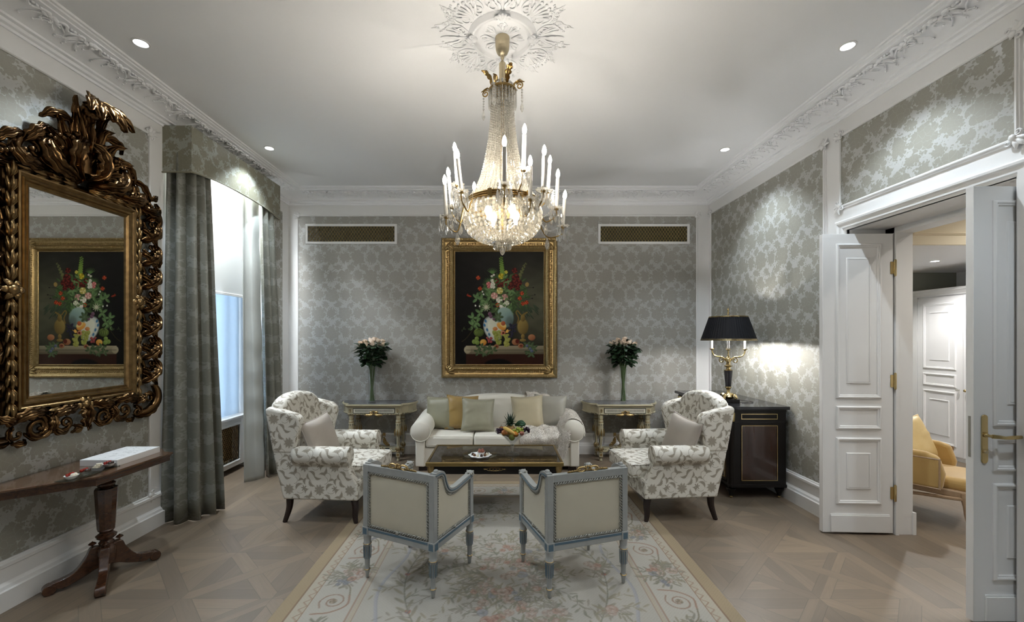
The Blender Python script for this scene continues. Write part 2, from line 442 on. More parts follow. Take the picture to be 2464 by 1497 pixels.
def floor_mat():
    nt = NT('oak_parquet', 0.38); x, y, z = nt.pos()
    u = (x - 1.393) / 0.56; v = (y - 2.6) / 0.56
    iu, iv = u.fl(), v.fl(); fu = u.fr() - 0.5; fv = v.fr() - 0.5
    w_ = 0.085
    d1 = (fu - fv).ab() * 0.7071; d2 = (fu + fv).ab() * 0.7071
    par = (iu + iv).mod(2.0)
    da = d1 + (d2 - d1) * par; db = d2 + (d1 - d2) * par
    isA = da.lt(w_); isB = db.lt(w_) * (1.0 - isA)
    tri = (1.0 - isA) * (1.0 - isB)
    side = fu.ab().gt(fv.ab())
    m = side * fu.ab() + (1.0 - side) * fv.ab()
    brd = ((0.5 - m) / 0.167).fl()
    sg = side * fu.gt(0.0) + (1.0 - side) * (fv.gt(0.0) + 2.0)
    idt = isA * 11.0 + isB * (12.0 + (fu - fv).gt(0.0)) + tri * (sg * 4.0 + brd + 20.0)
    strip = x.gt(2.513).mx(x.lt(-2.527))
    ps = (x / 0.13).fl(); off = nt.rnd(ps, 3.0) * 2.0; pl = ((y + off) / 1.7).fl()
    r1 = nt.rnd(iu + idt * 0.37, iv, idt); r2 = nt.rnd(ps, pl, 7.0)
    rr = r1 + (r2 - r1) * strip
    # gaps
    gp = 0.0042
    e1 = (m - 0.5).ab(); bf = ((0.5 - m) / 0.167).fr(); e2 = bf.mn(1.0 - bf) * 0.167
    gap = (fu.ab().gt(0.5 - gp * 0.6)).mx(fv.ab().gt(0.5 - gp * 0.6))
    gap = gap.mx((da - w_).ab().lt(gp * 0.7)).mx((db - w_).ab().lt(gp * 0.7) * (1.0 - isA)).mx(tri * e2.lt(gp * 0.6) * brd.gt(-0.5))
    sf = (x / 0.13).fr(); yf = ((y + off) / 1.7).fr()
    gs = (sf.mn(1.0 - sf) * 0.13).lt(0.0016).mx((yf.mn(1.0 - yf) * 1.7).lt(0.0016))
    gap = gap + (gs - gap) * strip
    # grain direction
    ca = x * 0.7071; sa = y * 0.7071
    gx = isA * (ca - sa + (2.0 * sa * par)) + isB * (ca + sa - 2.0 * sa * par) + tri * (side * x + (1.0 - side) * y)
    gy = isA * (ca + sa - 2.0 * sa * par) + isB * (ca - sa + 2.0 * sa * par) + tri * (side * y + (1.0 - side) * x)
    gx = gx + (x - gx) * strip; gy = gy + (y - gy) * strip
    g = nt.noise(nt.vec(gx * 34.0, gy * 2.2, rr * 50.0), 1.6, 5, 0.65, 0.8)
    big = nt.noise(nt.vec(x, y), 1.1, 2)
    c = nt.mix(rr, (0.215, 0.160, 0.108), (0.132, 0.101, 0.072))
    c = nt.mix(((g - 0.35) * 1.9).c01() * 0.55, c, (0.125, 0.10, 0.078))
    c = nt.mix(big * 0.3, c, (0.19, 0.15, 0.112))
    c = nt.mix(gap * 0.5, c, (0.06, 0.05, 0.04))
    nt.set('Base Color', c); nt.set('Roughness', 0.34 + g * 0.16)
    nt.bump(g * 0.4 - gap * 1.0, 0.18, 0.003)
    return nt.m

M = {}
M['floor'] = floor_mat()
M['plaster'] = P('ceiling_plaster', (0.84, 0.85, 0.87), 0.75, bump=(60, 0.04))
M['white'] = P('white_paint', (0.74, 0.74, 0.735), 0.4)
WP, WG = (0.30, 0.292, 0.25), (0.44, 0.445, 0.43)
M['paper_back'] = damask('damask_paper_back', (0, 2), (0.315, 0.305, 0.275), (0.415, 0.415, 0.408), 0.5, 0.36, 0.86, 0.12)
M['paper_side'] = damask('damask_paper_side', (1, 2), WP, WG, 0.5, 0.33, 0.86, 0.12)
M['curtain'] = damask('damask_curtain', 'uv', (0.155, 0.155, 0.128), (0.215, 0.22, 0.195), 0.42, 0.32, 0.75, 0.0)
M['lining'] = fabric('curtain_lining', (0.42, 0.44, 0.42), None, 0.4, 0.1)
M['pelmet'] = damask('damask_pelmet', 'uv', (0.21, 0.20, 0.145), (0.32, 0.325, 0.28), 0.5, 0.4, 0.8)
M['brass'] = P('polished_brass', (0.58, 0.455, 0.23), 0.2, 1.0)
M['gold'] = P('gilt', (0.54, 0.405, 0.20), 0.34, 1.0, noise=(40, (0.20, 0.125, 0.045)), bump=(90, 0.25, 0.004))
M['bronze'] = P('aged_gilt_bronze', (0.19, 0.108, 0.044), 0.26, 1.0, noise=(11, (0.035, 0.019, 0.010)), bump=(60, 0.15, 0.004))
M['bronze_light'] = P('worn_gilding', (0.42, 0.28, 0.125), 0.3, 1.0, noise=(24, (0.10, 0.058, 0.025)), bump=(70, 0.15, 0.003))
M['mirror'] = P('silvered_glass', (0.86, 0.88, 0.86), 0.0, 1.0)
M['mahog'] = wood('mahogany', (0.085, 0.034, 0.015), (0.024, 0.010, 0.006), 0.22, (14, 1.0, 14), 0.5)
M['burl'] = wood('figured_mahogany', (0.14, 0.070, 0.034), (0.045, 0.021, 0.011), 0.16, (6, 3.0, 6), 0.7)
M['ebony'] = P('black_lacquer', (0.009, 0.007, 0.0065), 0.3, Specular_IOR_Level=.3)
M['rose_wood'] = wood('dark_rosewood', (0.05, 0.018, 0.01), (0.014, 0.006, 0.005), 0.2, (14, 14, 1.0), 0.6, 2.0)
M['black_leg'] = P('ebonised_leg', (0.018, 0.010, 0.009), 0.25)
M['floral'] = floral('floral_upholstery', (0.27, 0.235, 0.18), (0.68, 0.66, 0.60))
M['sofa'] = fabric('ivory_upholstery', (0.77, 0.745, 0.67), (0.73, 0.705, 0.63), 0.8, 0.2)
M['linen'] = fabric('cream_linen', (0.52, 0.475, 0.365), (0.45, 0.41, 0.32), 0.8, 0.15, 600)
M['taupe'] = fabric('taupe_cushion_cloth', (0.42, 0.38, 0.33), (0.36, 0.32, 0.28), 0.7, 0.2)
M['sage'] = fabric('sage_silk', (0.27, 0.255, 0.17), (0.20, 0.19, 0.125), 0.42, 0.3)
M['silver'] = fabric('silver_green_silk', (0.36, 0.35, 0.255), (0.25, 0.24, 0.175), 0.38, 0.3)
M['mustard'] = fabric('mustard_silk', (0.36, 0.235, 0.07), (0.26, 0.165, 0.045), 0.42, 0.3)
M['champagne'] = fabric('champagne_silk', (0.54, 0.475, 0.32), (0.44, 0.385, 0.26), 0.42, 0.3)
M['dove'] = fabric('dove_grey_silk', (0.39, 0.375, 0.32), (0.31, 0.30, 0.255), 0.42, 0.3)
M['fur'] = P('ivory_fur', (0.90, 0.88, 0.85), 0.9, noise=(14, (0.70, 0.65, 0.58)))
M['greypaint'] = P('grey_painted_wood', (0.335, 0.34, 0.325), 0.45, noise=(25, (0.265, 0.27, 0.26)))
M['greybraid'] = P('silvered_braid', (0.29, 0.28, 0.245), 0.42, 0.3)
M['bluepaint'] = P('slate_blue_paint', (0.075, 0.125, 0.165), 0.5)
M['cream'] = P('cream_painted_wood', (0.42, 0.385, 0.27), 0.45, noise=(18, (0.33, 0.29, 0.19)))
M['slate'] = P('grey_marble', (0.07, 0.075, 0.085), 0.15, noise=(12, (0.11, 0.115, 0.125)))
M['dark'] = P('dark_recess', (0.012, 0.011, 0.008), 0.8)
M['dkgreen'] = P('dark_inlay', (0.035, 0.04, 0.035), 0.4)
M['glass'] = thin_glass('clear_glass')
M['tray_glass'] = thin_glass('pale_tray_glass', (.72, .78, .77), gl=1.6)
M['dullgold'] = P('dull_gilding', (.34, .235, .10), .38, .85)
M['pane'] = thin_glass('window_glass', (0.9, 0.95, 1.0))
M['table_glass'] = P('smoked_glass_top', (0.035, 0.026, 0.016), 0.02, IOR=1.9)
M['crystal'] = crystal('cut_crystal', 0.60, (.86, .82, .74))
M['crystal_tower'] = crystal('cut_crystal_beads', 0.48, (.90, .87, .80))
M['inner'] = P('lit_inner_bulb', (1, 0.9, 0.7), 0.4, emit=((1.0, 0.88, 0.68), 45.0))
M['crystal2'] = crystal('clear_crystal_drops', 0.72)
M['candle'] = P('candle_sleeve', (0.75, 0.73, 0.68), 0.5)
M['bulb'] = P('lit_bulb', (1, 0.9, 0.7), 0.4, emit=((1.0, 0.92, 0.80), BULB))
M['lampbulb'] = P('lit_lamp_bulb', (1, 0.9, 0.7), 0.4, emit=((1.0, 0.98, 0.95), 950.0))
M['spotlens'] = P('lit_downlight_lens', (1, 1, 1), 0.3, emit=((0.95, 0.98, 1.0), 30.0))
M['green'] = P('rose_leaf', (0.022, 0.055, 0.022), 0.45, noise=(30, (0.012, 0.03, 0.014)))
M['stem'] = P('rose_stem', (0.06, 0.11, 0.03), 0.5)
M['rose'] = P('pale_rose_petals', (0.88, 0.70, 0.56), 0.6, noise=(30, (0.88, 0.78, 0.65)))
M['oldgold'] = P('champagne_metal', (0.55, 0.47, 0.32), 0.35, 0.85)
M['yellow'] = fabric('yellow_velvet', (0.55, 0.37, 0.13), (0.45, 0.29, 0.09), 0.6, 0.5, 200)
M['yellow_light'] = fabric('pale_yellow_silk', (0.66, 0.5, 0.24), (0.56, 0.4, 0.17), 0.5, 0.4)
M['palewood'] = wood('pale_carved_wood', (0.42, 0.30, 0.19), (0.33, 0.22, 0.13), 0.45)
M['porcelain'] = P('white_porcelain', (0.8, 0.8, 0.79), 0.15)
M['paper'] = P('white_paper', (0.82, 0.82, 0.82), 0.5)
M['choc'] = P('dark_chocolate', (0.035, 0.014, 0.008), 0.3)
M['milk'] = P('milk_chocolate', (0.16, 0.075, 0.035), 0.35)
M['whitechoc'] = P('white_chocolate', (0.78, 0.72, 0.58), 0.4)
M['berry'] = P('red_berry', (0.28, 0.02, 0.012), 0.2)
# ---------------------------------------------------------------- room shell
MBK = Matrix(((1, 0, 0, 0), (0, 0, -1, YB), (0, 1, 0, 0), (0, 0, 0, 1)))      # back wall: u=x v=z n into the room
MLW = Matrix(((0, 0, 1, XL), (1, 0, 0, 0), (0, 1, 0, 0), (0, 0, 0, 1)))       # left wall: u=y v=z
MRW = Matrix(((0, 0, -1, XR), (1, 0, 0, 0), (0, 1, 0, 0), (0, 0, 0, 1)))      # right wall: u=y v=z
MCL = Matrix(((1, 0, 0, 0), (0, 1, 0, 0), (0, 0, -1, H), (0, 0, 0, 1)))       # ceiling: u=x v=y n down
D0, D1, DZ = 2.36, 3.53, 2.50          # door opening
W0, W1 = 3.78, 5.35                    # window recess

struct('floor', MB().box(-3.6, 6.7, YF - .1, 6.3, -.1, 0), M['floor'], smooth=0)
struct('ceiling', MB().box(-3.6, 3.4, YF - .1, 6.1, H, H + .1), M['plaster'], smooth=0)
wl = MB()
for y0, y1, z0, z1 in [(YF, W0, 0, H), (W1, YB + .1, 0, H), (W0, W1, 3.44, H)]: wl.box(XL - .6, XL, y0, y1, z0, z1)
wl.box(XL - .6, XL - .47, W0, W1, 0, .60)
wall_l = struct('wall_left', wl, M['white'], smooth=0)
wr = MB()
for y0, y1, z0, z1 in [(YF, D0, 0, H), (D1, YB + .1, 0, H), (D0, D1, DZ, H)]: wr.box(XR, XR + .47, y0, y1, z0, z1)
wall_r = struct('wall_right', wr, M['white'], smooth=0)
wall_b = struct('wall_back', MB().box(XL - .6, XR + .47, YB, YB + .1, 0, H), M['white'], smooth=0)
struct('wall_rear', MB().box(XL - .6, XR + .47, YF - .1, YF, 0, H), M['white'], smooth=0)

BEAD = [(0, 0), (0, .012), (.006, .018), (.014, .018), (.018, .010), (.024, .010), (.028, .004), (.03, 0)]
def corner_leaf(mb, u, v, su, sv, M_, s=1.0):
    A = M_ @ T(u, v, .008) @ SCL(su * s, sv * s, s)
    for a, l in [(.1, .075), (.78, .085), (1.47, .075)]:
        d = (math.cos(a), math.sin(a)); c = (.012, .012)
        mb.leaf([(c[0] * -1.5, c[1] * -1.5, .006), (c[0] + d[0] * l * .5, c[1] + d[1] * l * .5, .014), (d[0] * l, d[1] * l, .004)], .017, nt=8, ns=5, lobes=3, M=A, depth=.4)
    for a in (-.75, 2.3):
        d = (math.cos(a), math.sin(a))
        mb.tube([(q.x, q.y, .012) for q in spiral(d[0] * .035, d[1] * .035, .02, .004, a + PI, 1.2 if a > 0 else -1.2, 12)], .006, 5, M=A)
    mb.ball((0, 0, .014), (.02, .02, .012), 8, 5, M=A)
def panel(nm, parent, M_, u0, u1, v0, v1, mat, corners=(1, 1, 1, 1)):
    struct('wallpaper', MB(M_).box(u0, u1, v0, v1, -.002, .004), mat, parent, smooth=0)
    mo = struct(nm, MB(M_).frame(u0, u1, v0, v1, BEAD), M['white'], smooth=30)
    c = MB()
    for k, (u, v, su, sv) in enumerate([(u0, v0, -1, -1), (u1, v0, 1, -1), (u1, v1, 1, 1), (u0, v1, -1, 1)]):
        if corners[k]: corner_leaf(c, u, v, su, sv, M_)
    obj('corner_ornament', c, M['white'], mo, smooth=60)
panel('trim_1', wall_b, MBK, -2.81, 2.70, .285, 3.285, M['paper_back'])
panel('trim_2', wall_l, MLW, .5, 3.54, .285, 3.30, M['paper_side'])
struct('wallpaper', MB(MLW).box(5.52, 5.71, .285, 3.30, -.002, .004), M['paper_side'], wall_l, smooth=0)
panel('trim_3', wall_r, MRW, 3.78, 5.80, .285, 3.30, M['paper_side'])
panel('trim_4', wall_r, MRW, 2.37, 3.585, 2.72, 3.30, M['paper_side'])
panel('trim_5', wall_r, MRW, .3, 2.15, .285, 3.30, M['paper_side'])

def run(mb, M_, u0, u1, prof):
    n = len(prof)
    vs = [(u0, z, p) for p, z in prof] + [(u1, z, p) for p, z in prof]
    fs = [(i, i + 1, n + i + 1, n + i) for i in range(n - 1)] + [tuple(range(n)), tuple(range(2 * n - 1, n - 1, -1))]
    mb.add(vs, fs, M_)
BASE = [(0, 0), (.05, 0), (.05, .115), (.040, .122), (.034, .140), (.024, .150), (.020, .158), (.020, .242), (.030, .248), (.030, .266), (.014, .276), (0, .278)]
b = MB(); run(b, MBK, XL, XR, BASE); struct('baseboard_back', b, M['white'], smooth=25)
b = MB(); run(b, MLW, YF, W0 - .02, BASE); run(b, MLW, W1 + .02, YB, BASE); struct('baseboard_left', b, M['white'], smooth=25)
b = MB(); run(b, MRW, YF, D0 - .09, BASE); run(b, MRW, D1 + .09, YB, BASE); struct('baseboard_right', b, M['white'], smooth=25)

# crown moulding with plaster relief
CR = [(0, 3.44), (.012, 3.44), (.012, 3.458), (.03, 3.464), (.036, 3.482), (.055, 3.488), (.055, 3.503), (.075, 3.512), (.12, 3.532), (.18, 3.549), (.24, 3.560),
      (.262, 3.562), (.262, 3.572), (.285, 3.578), (.290, 3.586), (.305, 3.588), (.31, 3.6)]
crown = struct('trim_6', MB().frame(XL, XR, YF, YB, [(-p, z) for p, z in CR]), M['plaster'], smooth=25)
def cove(p): return float(np.interp(p, [q[0] for q in CR[7:11]], [q[1] for q in CR[7:11]])) - .004
def relief(mb, A, flip):
    # local: x along the wall, y = distance out from the wall, z up; hangs under the cove
    def pt(x, p, h): return (x, p, cove(p) - h)
    rr = random.Random(5 if flip else 9)
    for i in range(7):
        x = rr.uniform(-.05, .05); p = .225 + rr.uniform(-.02, .016)
        mb.ball(pt(x, p, .008), (.017, .014, .013), 6, 4, A)
    for k in range(9):
        a = rr.uniform(-2.6, -.5); l = rr.uniform(.05, .13); x0 = rr.uniform(-.06, .06)
        sw = rr.choice((-1, 1)); pts = []
        for i in range(7):
            t = i / 6; pts.append(pt(x0 + math.cos(a) * l * t + sw * .018 * math.sin(t * 3), max(.085, .215 + math.sin(a) * l * t), .006))
        mb.tube(pts, [.0065 * (1 - .6 * t / 6) for t in range(7)], 4, A)
        mb.ball(pts[-1], (.008, .008, .006), 5, 4, A)
    for sx in (-1, 1):
        mb.tube([pt(sx * (.03 + .08 * t / 8), .225 + .018 * math.sin(t / 8 * 5), .008) for t in range(9)], .009, 5, A)
        for i in range(3): mb.ball(pt(sx * (.05 + .025 * i), .236, .008), (.012, .008, .008), 5, 4, A)
rl = MB(); k = 0
def side(A, x0, x1):
    global k
    n = int((x1 - x0) / .22)
    for i in range(n):
        relief(rl, A @ T(x0 + (i + .5) * (x1 - x0) / n, 0, 0), k % 2); k += 1
side(Matrix(((1, 0, 0, 0), (0, -1, 0, YB), (0, 0, 1, 0), (0, 0, 0, 1))), XL + .3, XR - .3)
side(Matrix(((0, 1, 0, XL), (1, 0, 0, 0), (0, 0, 1, 0), (0, 0, 0, 1))), 1.8, YB - .3)
side(Matrix(((0, -1, 0, XR), (1, 0, 0, 0), (0, 0, 1, 0), (0, 0, 0, 1))), 1.8, YB - .3)
struct('relief', rl, M['plaster'], crown, smooth=60)

# ceiling medallion around the chandelier
CX, CY = 0.008, 2.81
md = thing('ceiling_medallion', 'white plaster rosette of scrolls and shells on the ceiling around the chandelier', 'ceiling medallion', (CX, CY, H))
MM = Matrix(((1, 0, 0, 0), (0, 1, 0, 0), (0, 0, -1, 0), (0, 0, 0, 1)))
r = MB(MM); r.lathe([(.0, .012), (.10, .010), (.16, .014), (.178, .016), (.186, .026), (.196, .030), (.206, .026), (.212, .014), (.22, .010), (.225, 0)], 64)
for i in range(4):
    A = RZ(PI / 2 * i + PI / 2) @ T(.198, 0, .018)
    r.ball((0, 0, 0), (.034, .032, .02), 10, 6, A)
    for s_ in (-1, 1): r.tube([(q.x, q.y, .012) for q in spiral(0, s_ * .036, .018, .004, -s_ * 1.5, s_ * 1.3, 12)], .006, 5, A)
    for a in (-.6, 0, .6): r.leaf([(0, 0, .016), (math.cos(a) * .025, math.sin(a) * .025, .02), (math.cos(a) * .042, math.sin(a) * .042, .01)], .011, nt=6, ns=5, M=A)
for i in range(8):
    A = RZ(PI / 4 * i)
    for a in (-.5, 0, .5): r.leaf([(.06, 0, .012), (.06 + .04 * math.cos(a), .04 * math.sin(a), .02), (.06 + .07 * math.cos(a), .07 * math.sin(a), .014)], .009, nt=6, ns=5, M=A)
    r.tube([(q.x, q.y, .014) for q in spiral(.12, 0, .028, .012, .5, 1.0, 16)], .004, 5, A)
obj('ring', r, M['plaster'], md, smooth=50)
sc = MB(MM @ SCL(1, 1, .62))
for i in range(8):
    A = RZ(PI / 4 * i + PI / 8)
    big = i % 2 == 0
    A = RZ(PI / 4 * i + PI / 4)
    if big:   # shell fan
        for j in range(7):
            a = -.95 + 1.9 * j / 6; L = .12
            p = [(.245, 0, .006), (.245 + .5 * L * math.cos(a), .5 * L * math.sin(a), .014), (.245 + L * math.cos(a * .9), L * math.sin(a * .9), .016)]
            sc.leaf(p, .0105, nt=8, ns=5, lobes=2, M=A)
            sc.ball((.25 + L * 1.02 * math.cos(a * .9), L * math.sin(a * .9), .01), (.012, .012, .01), 6, 4, A)
        for j in range(9):
            a = -.8 + .2 * j
            sc.ball((.25 + .16 * math.cos(a), .17 * math.sin(a), .005), (.010, .007, .009), 5, 4, A)
    else:
        sc.leaf([(.235, 0, .01), (.30, 0, .02), (.41, 0, .008)], .017, nt=12, ns=7, lobes=4, M=A, depth=.4)
        for s_ in (-1, 1):
            for j, a in enumerate((.35, .7, 1.1)):
                L = .11 - .018 * j
                sc.leaf([(.25, s_ * .02, .008), (.25 + .6 * L * math.cos(a), s_ * (.02 + .6 * L * math.sin(a)), .018), (.25 + L, s_ * (.02 + L * math.sin(a)), .006)], .009, nt=8, ns=5, M=A, depth=.4)
    for s_ in (-1, 1):
        q = spiral(.262, s_ * .055, .042, .006, -2.2 * s_, 1.6 * s_, 26)
        sc.tube([(p.x, p.y, .010) for p in q], [.0065 - .0035 * t / 25 for t in range(26)], 5, A)
        q = smooth_path([(.225, s_ * .045, .008), (.27, s_ * .10, .01), (.33, s_ * .105, .01), (.37, s_ * .07, .008), (.355, s_ * .05, .008)], 16)
        sc.tube(q, .0045, 5, A)
        for j in range(5):
            sc.ball((.335 + .016 * j, s_ * (.105 - .014 * j), .006), (.010, .007, .008), 5, 4, A)
    for s_ in (-1, 1):      # fine outer tendrils
        for j in range(3):
            u0, v0 = .30 + .05 * j, s_ * (.125 - .028 * j)
            q = spiral(u0 + .02, v0 + s_ * .018, .02, .004, -1.2 * s_ + j, 1.3 * s_ * (-1) ** j, 16); sc.tube([(p.x, p.y, .006) for p in q], .0032, 4, A)
            sc.leaf([(u0, v0, .004), (u0 + .03, v0 + s_ * .012, .008), (u0 + .06, v0 + s_ * .008, .003)], .007, nt=6, ns=5, lobes=2, M=A, depth=.4)
obj('scrollwork', sc, M['plaster'], md, smooth=60)

# ---------------------------------------------------------------- door opening, leaves
def arch3(mb, M_, u0, u1, v0, v1, prof):
    rs = [[(u0 - d, v0, h), (u0 - d, v1 + d, h), (u1 + d, v1 + d, h), (u1 + d, v0, h)] for d, h in prof]
    vs = [p for r_ in rs for p in r_]; fs = []
    for i in range(len(rs) - 1):
        for q in range(3): fs.append((i * 4 + q, i * 4 + q + 1, (i + 1) * 4 + q + 1, (i + 1) * 4 + q))
    mb.add(vs, fs, M_)
cs = MB(); arch3(cs, MRW, D0, D1, 0, DZ, [(0, -.02), (0, .012), (.012, .016), (.018, .028), (.05, .03), (.058, .042), (.072, .045), (.082, .036), (.086, 0)])
cs.box(3.2, 3.35, 3.45, D1, 0, DZ); cs.box(3.2, 3.35, D0, 2.362 + .045, 0, DZ); cs.box(3.2, 3.35, D0, D1, 2.455, DZ)
cs.box(3.2, 3.225, 3.435, 3.45, 0, 2.455)
cs.box(3.345, 3.37, 3.44, D1 + .08, 0, .18)
struct('trim_7', cs, M['white'], smooth=30)
PN = [(.02, 0), (.02, .006), (.012, .012), (.004, .012), (0, .007), (-.008, .007), (-.012, 0)]
def door_leaf(nm, x0, y0, rz, wd, flip):
    """local: x along the leaf from the hinge (0) to the free edge (wd); the face toward the room viewer is -y"""
    mb = MB(); mb.box(0, wd, 0, .04, .012, 2.45)
    F = Matrix(((1, 0, 0, 0), (0, 0, -1, 0), (0, 1, 0, 0), (0, 0, 0, 1))); B_ = Matrix(((1, 0, 0, 0), (0, 0, 1, .04), (0, 1, 0, 0), (0, 0, 0, 1)))
    for M_ in (F, B_):
        for z0, z1 in [(1.126, 2.35), (.874, 1.025), (.264, .767)]:
            mb.frame(.115, wd - .125, z0, z1, PN, M_)
        for z0, z1 in [(1.23, 2.25), (.37, .66)]:
            mb.frame(.18, wd - .19, z0, z1, [(.004, 0), (0, .006), (-.01, .006)], M_); mb.box(.19, wd - .20, z0 + .01, z1 - .01, 0, .0055, M_)
        mb.box(.03, wd - .06, .02, .155, 0, .012, M_); mb.box(.03, wd - .06, .155, .165, 0, .007, M_)
    o = struct(nm, mb, M['white'], smooth=25, bevel=.002)
    o.location = (x0, y0, 0); o.rotation_euler = (0, 0, rz)
    if flip: o.scale = (-1, 1, 1)
    return o
d1 = door_leaf('door_1', 3.185, 3.445, math.radians(-2.5), .555, True)
h = MB()
for z in (2.17, 1.25, .34):
    h = MB()
    h.lathe([(0, 0), (.007, .003), (.009, .01), (.009, .13), (.007, .137), (0, .14)], 8, T(-.012, -.006, z - .07))
    h.box(-.004, .022, -.0035, .0, z - .05, z + .05)
    obj('hinge', h, M['brass'], d1)
d2 = door_leaf('door_2', 3.198, 2.372, 0, .555, True)
hd = MB()       # lock plate and lever, local x measured from the hinge
hx = 3.198 - 2.70
pl = [(hx + .017 * math.cos(a), 1.155 + .017 * math.sin(a)) for a in np.linspace(0, PI, 9)] + [(hx - .017 + .0, .915)] + [(hx + .017 * math.cos(a), .915 + .017 * math.sin(a)) for a in np.linspace(PI, 2 * PI, 9)]
F = Matrix(((1, 0, 0, 0), (0, 0, -1, 0), (0, 1, 0, 0), (0, 0, 0, 1)))
hd.prism(pl, 0, .007, F)
lk = obj('lock_plate', hd, M['brass'], d2, bevel=.002)
lv = MB()
lv.lathe([(.012, 0), (.012, .01), (.008, .014), (.008, .04), (0, .042)], 12, F @ T(hx, 1.058, .007))
lv.tube([(hx, -.042, 1.058), (hx - .03, -.05, 1.056), (hx - .06, -.052, 1.052), (hx - .11, -.052, 1.054), (hx - .18, -.05, 1.058)], [.009, .008, .007, .009, .006], 8, flat=1.3)
obj('handle', lv, M['brass'], lk)
cyl = MB(); cyl.lathe([(.009, 0), (.009, .012), (0, .013)], 10, F @ T(hx + .002, .965, .007)); obj('lock_cylinder', cyl, M['oldgold'], lk)
st = MB().box(.5552, .5565, .014, .026, .93, 1.16); obj('strike_plate', st, M['greybraid'], d2, smooth=0)

# ---------------------------------------------------------------- adjoining room seen through the doorway
M['cool_white'] = P('cool_white_paint', (0.8, 0.8, 0.81), 0.45)
M['warm_white'] = P('warm_cream_paint', (0.76, 0.68, 0.52), 0.6)
M['sagewall'] = P('sage_grey_paint', (0.26, 0.27, 0.225), 0.7)
struct('wall_adjoining_end', MB().box(3.35, 6.65, 6.1, 6.2, 0, 3.2), M['sagewall'], smooth=0)
struct('wall_adjoining_side', MB().box(6.55, 6.65, .9, 6.1, 0, 3.2), M['cool_white'], smooth=0)
struct('wall_adjoining_near', MB().box(3.35, 6.55, .8, .9, 0, 3.2), M['cool_white'], smooth=0)
struct('ceiling_adjoining', MB().box(3.35, 6.65, .8, 6.2, 3.2, 3.3), M['warm_white'], smooth=0)
struct('ceiling_lowered', MB().box(3.36, 6.55, 4.3, 6.1, 2.54, 2.62), M['cool_white'], smooth=0)
bk = MB().box(3.36, 6.55, 4.26, 4.3, 2.54, 3.19)
Mb = Matrix(((1, 0, 0, 0), (0, 0, -1, 4.26), (0, 1, 0, 0), (0, 0, 0, 1)))
bk.frame(4.16, 6.3, 2.66, 3.05, BEAD, Mb)
struct('trim_8', bk, M['warm_white'], smooth=30)
dl = thing('downlight', 'glowing recessed downlight in the lowered ceiling beyond the doorway', 'ceiling light', (5.29, 5.17, 2.54))
obj('rim', MB().lathe([(.05, 0), (.05, -.006), (.04, -.006), (.038, 0)], 20, cap=False), M['cool_white'], dl)
obj('lens', MB().lathe([(0, -.003), (.038, -.003)], 20, cap=False), M['spotlens'], dl)

wd = thing('wardrobe', 'tall white panelled built-in wardrobe against the far wall beyond the doorway', 'wardrobe', (5.9, 5.3, 0))
c = MB(); c.box(.025, .64, -.85, .715, 0, 2.17); c.box(0, .64, .715, .785, 0, 2.17)
obj('carcass', c, M['cool_white'], wd, smooth=0)
c = MB()
run(c, Matrix(((0, 0, -1, 0), (1, 0, 0, 0), (0, 1, 0, 0), (0, 0, 0, 1))), -.85, .79, [(-.6, 2.17), (0, 2.17), (.0, 2.185), (.015, 2.20), (.03, 2.225), (.045, 2.23), (.045, 2.262), (-.6, 2.262)])
obj('crown_moulding', c, M['cool_white'], wd, smooth=25)
MW = Matrix(((0, 0, -1, 0), (1, 0, 0, 0), (0, 1, 0, 0), (0, 0, 0, 1)))
for y0, y1, ky in [(.115, .705, .16), (-.48, .11, .065)]:
    q = MB(MW); q.box(y0, y1, .06, 2.15, -.025, 0)
    for z0, z1 in [(1.2, 2.05), (.97, 1.1), (.2, .87)]: q.frame(y0 + .1, y1 - .1, z0, z1, PN)
    for z0, z1 in [(1.3, 1.95), (.3, .77)]: q.frame(y0 + .17, y1 - .17, z0, z1, [(.004, 0), (0, .006), (-.01, .006)]); 
    dr = obj('door', q, M['cool_white'], wd, smooth=25)
    kb = MB(MW).lathe([(.006, 0), (.006, .015), (.016, .022), (.019, .032), (.012, .042), (0, .044)], 12, T(ky, .93, 0))
    obj('knob', kb, M['crystal2'] if ky > .1 else M['brass'], dr)

# ---------------------------------------------------------------- window recess
fr = MB()
X0 = XL - .45
for y in (W0 + .03, 4.22, 4.68, 5.12, W1 - .03): fr.box(X0 - .03, X0 + .03, y - .035, y + .035, .6, 3.44)
for z in (.63, 2.3, 3.40): fr.box(X0 - .03, X0 + .03, W0, W1, z - .04, z + .04)
fr.box(X0, X0 + .16, W0, W1, .6, .63)
wn = struct('window_1', fr, M['white'], smooth=0, bevel=.004)
obj('pane', MB().box(X0 - .004, X0 + .004, W0, W1, .62, 3.4), M['pane'], wn, smooth=0)
nt = NT('pale_sheer', .6); nt.t.nodes.remove(nt.b)
tl = nt.n('ShaderNodeBsdfTranslucent'); tl.inputs[0].default_value = (.74, .80, .86, 1)
df = nt.n('ShaderNodeBsdfDiffuse'); df.inputs[0].default_value = (.70, .76, .80, 1)
m_ = nt.n('ShaderNodeMixShader'); m_.inputs[0].default_value = .42
nt.t.links.new(tl.outputs[0], m_.inputs[1]); nt.t.links.new(df.outputs[0], m_.inputs[2]); nt.t.links.new(m_.outputs[0], nt.out.inputs[0])
M['sheer'] = nt.m
bl = thing('roller_blind', 'white roller blind half drawn down in front of the window', 'blind', (-3.16, 4.58, 2.09))
obj('fabric', MB().box(-.002, .002, -.74, .74, .03, 1.33), P('blind_cloth', (.72, .74, .75), .7), bl, smooth=0)
obj('bottom_bar', MB().box(-.008, .008, -.74, .74, 0, .03), M['white'], bl, smooth=0, bevel=.003)
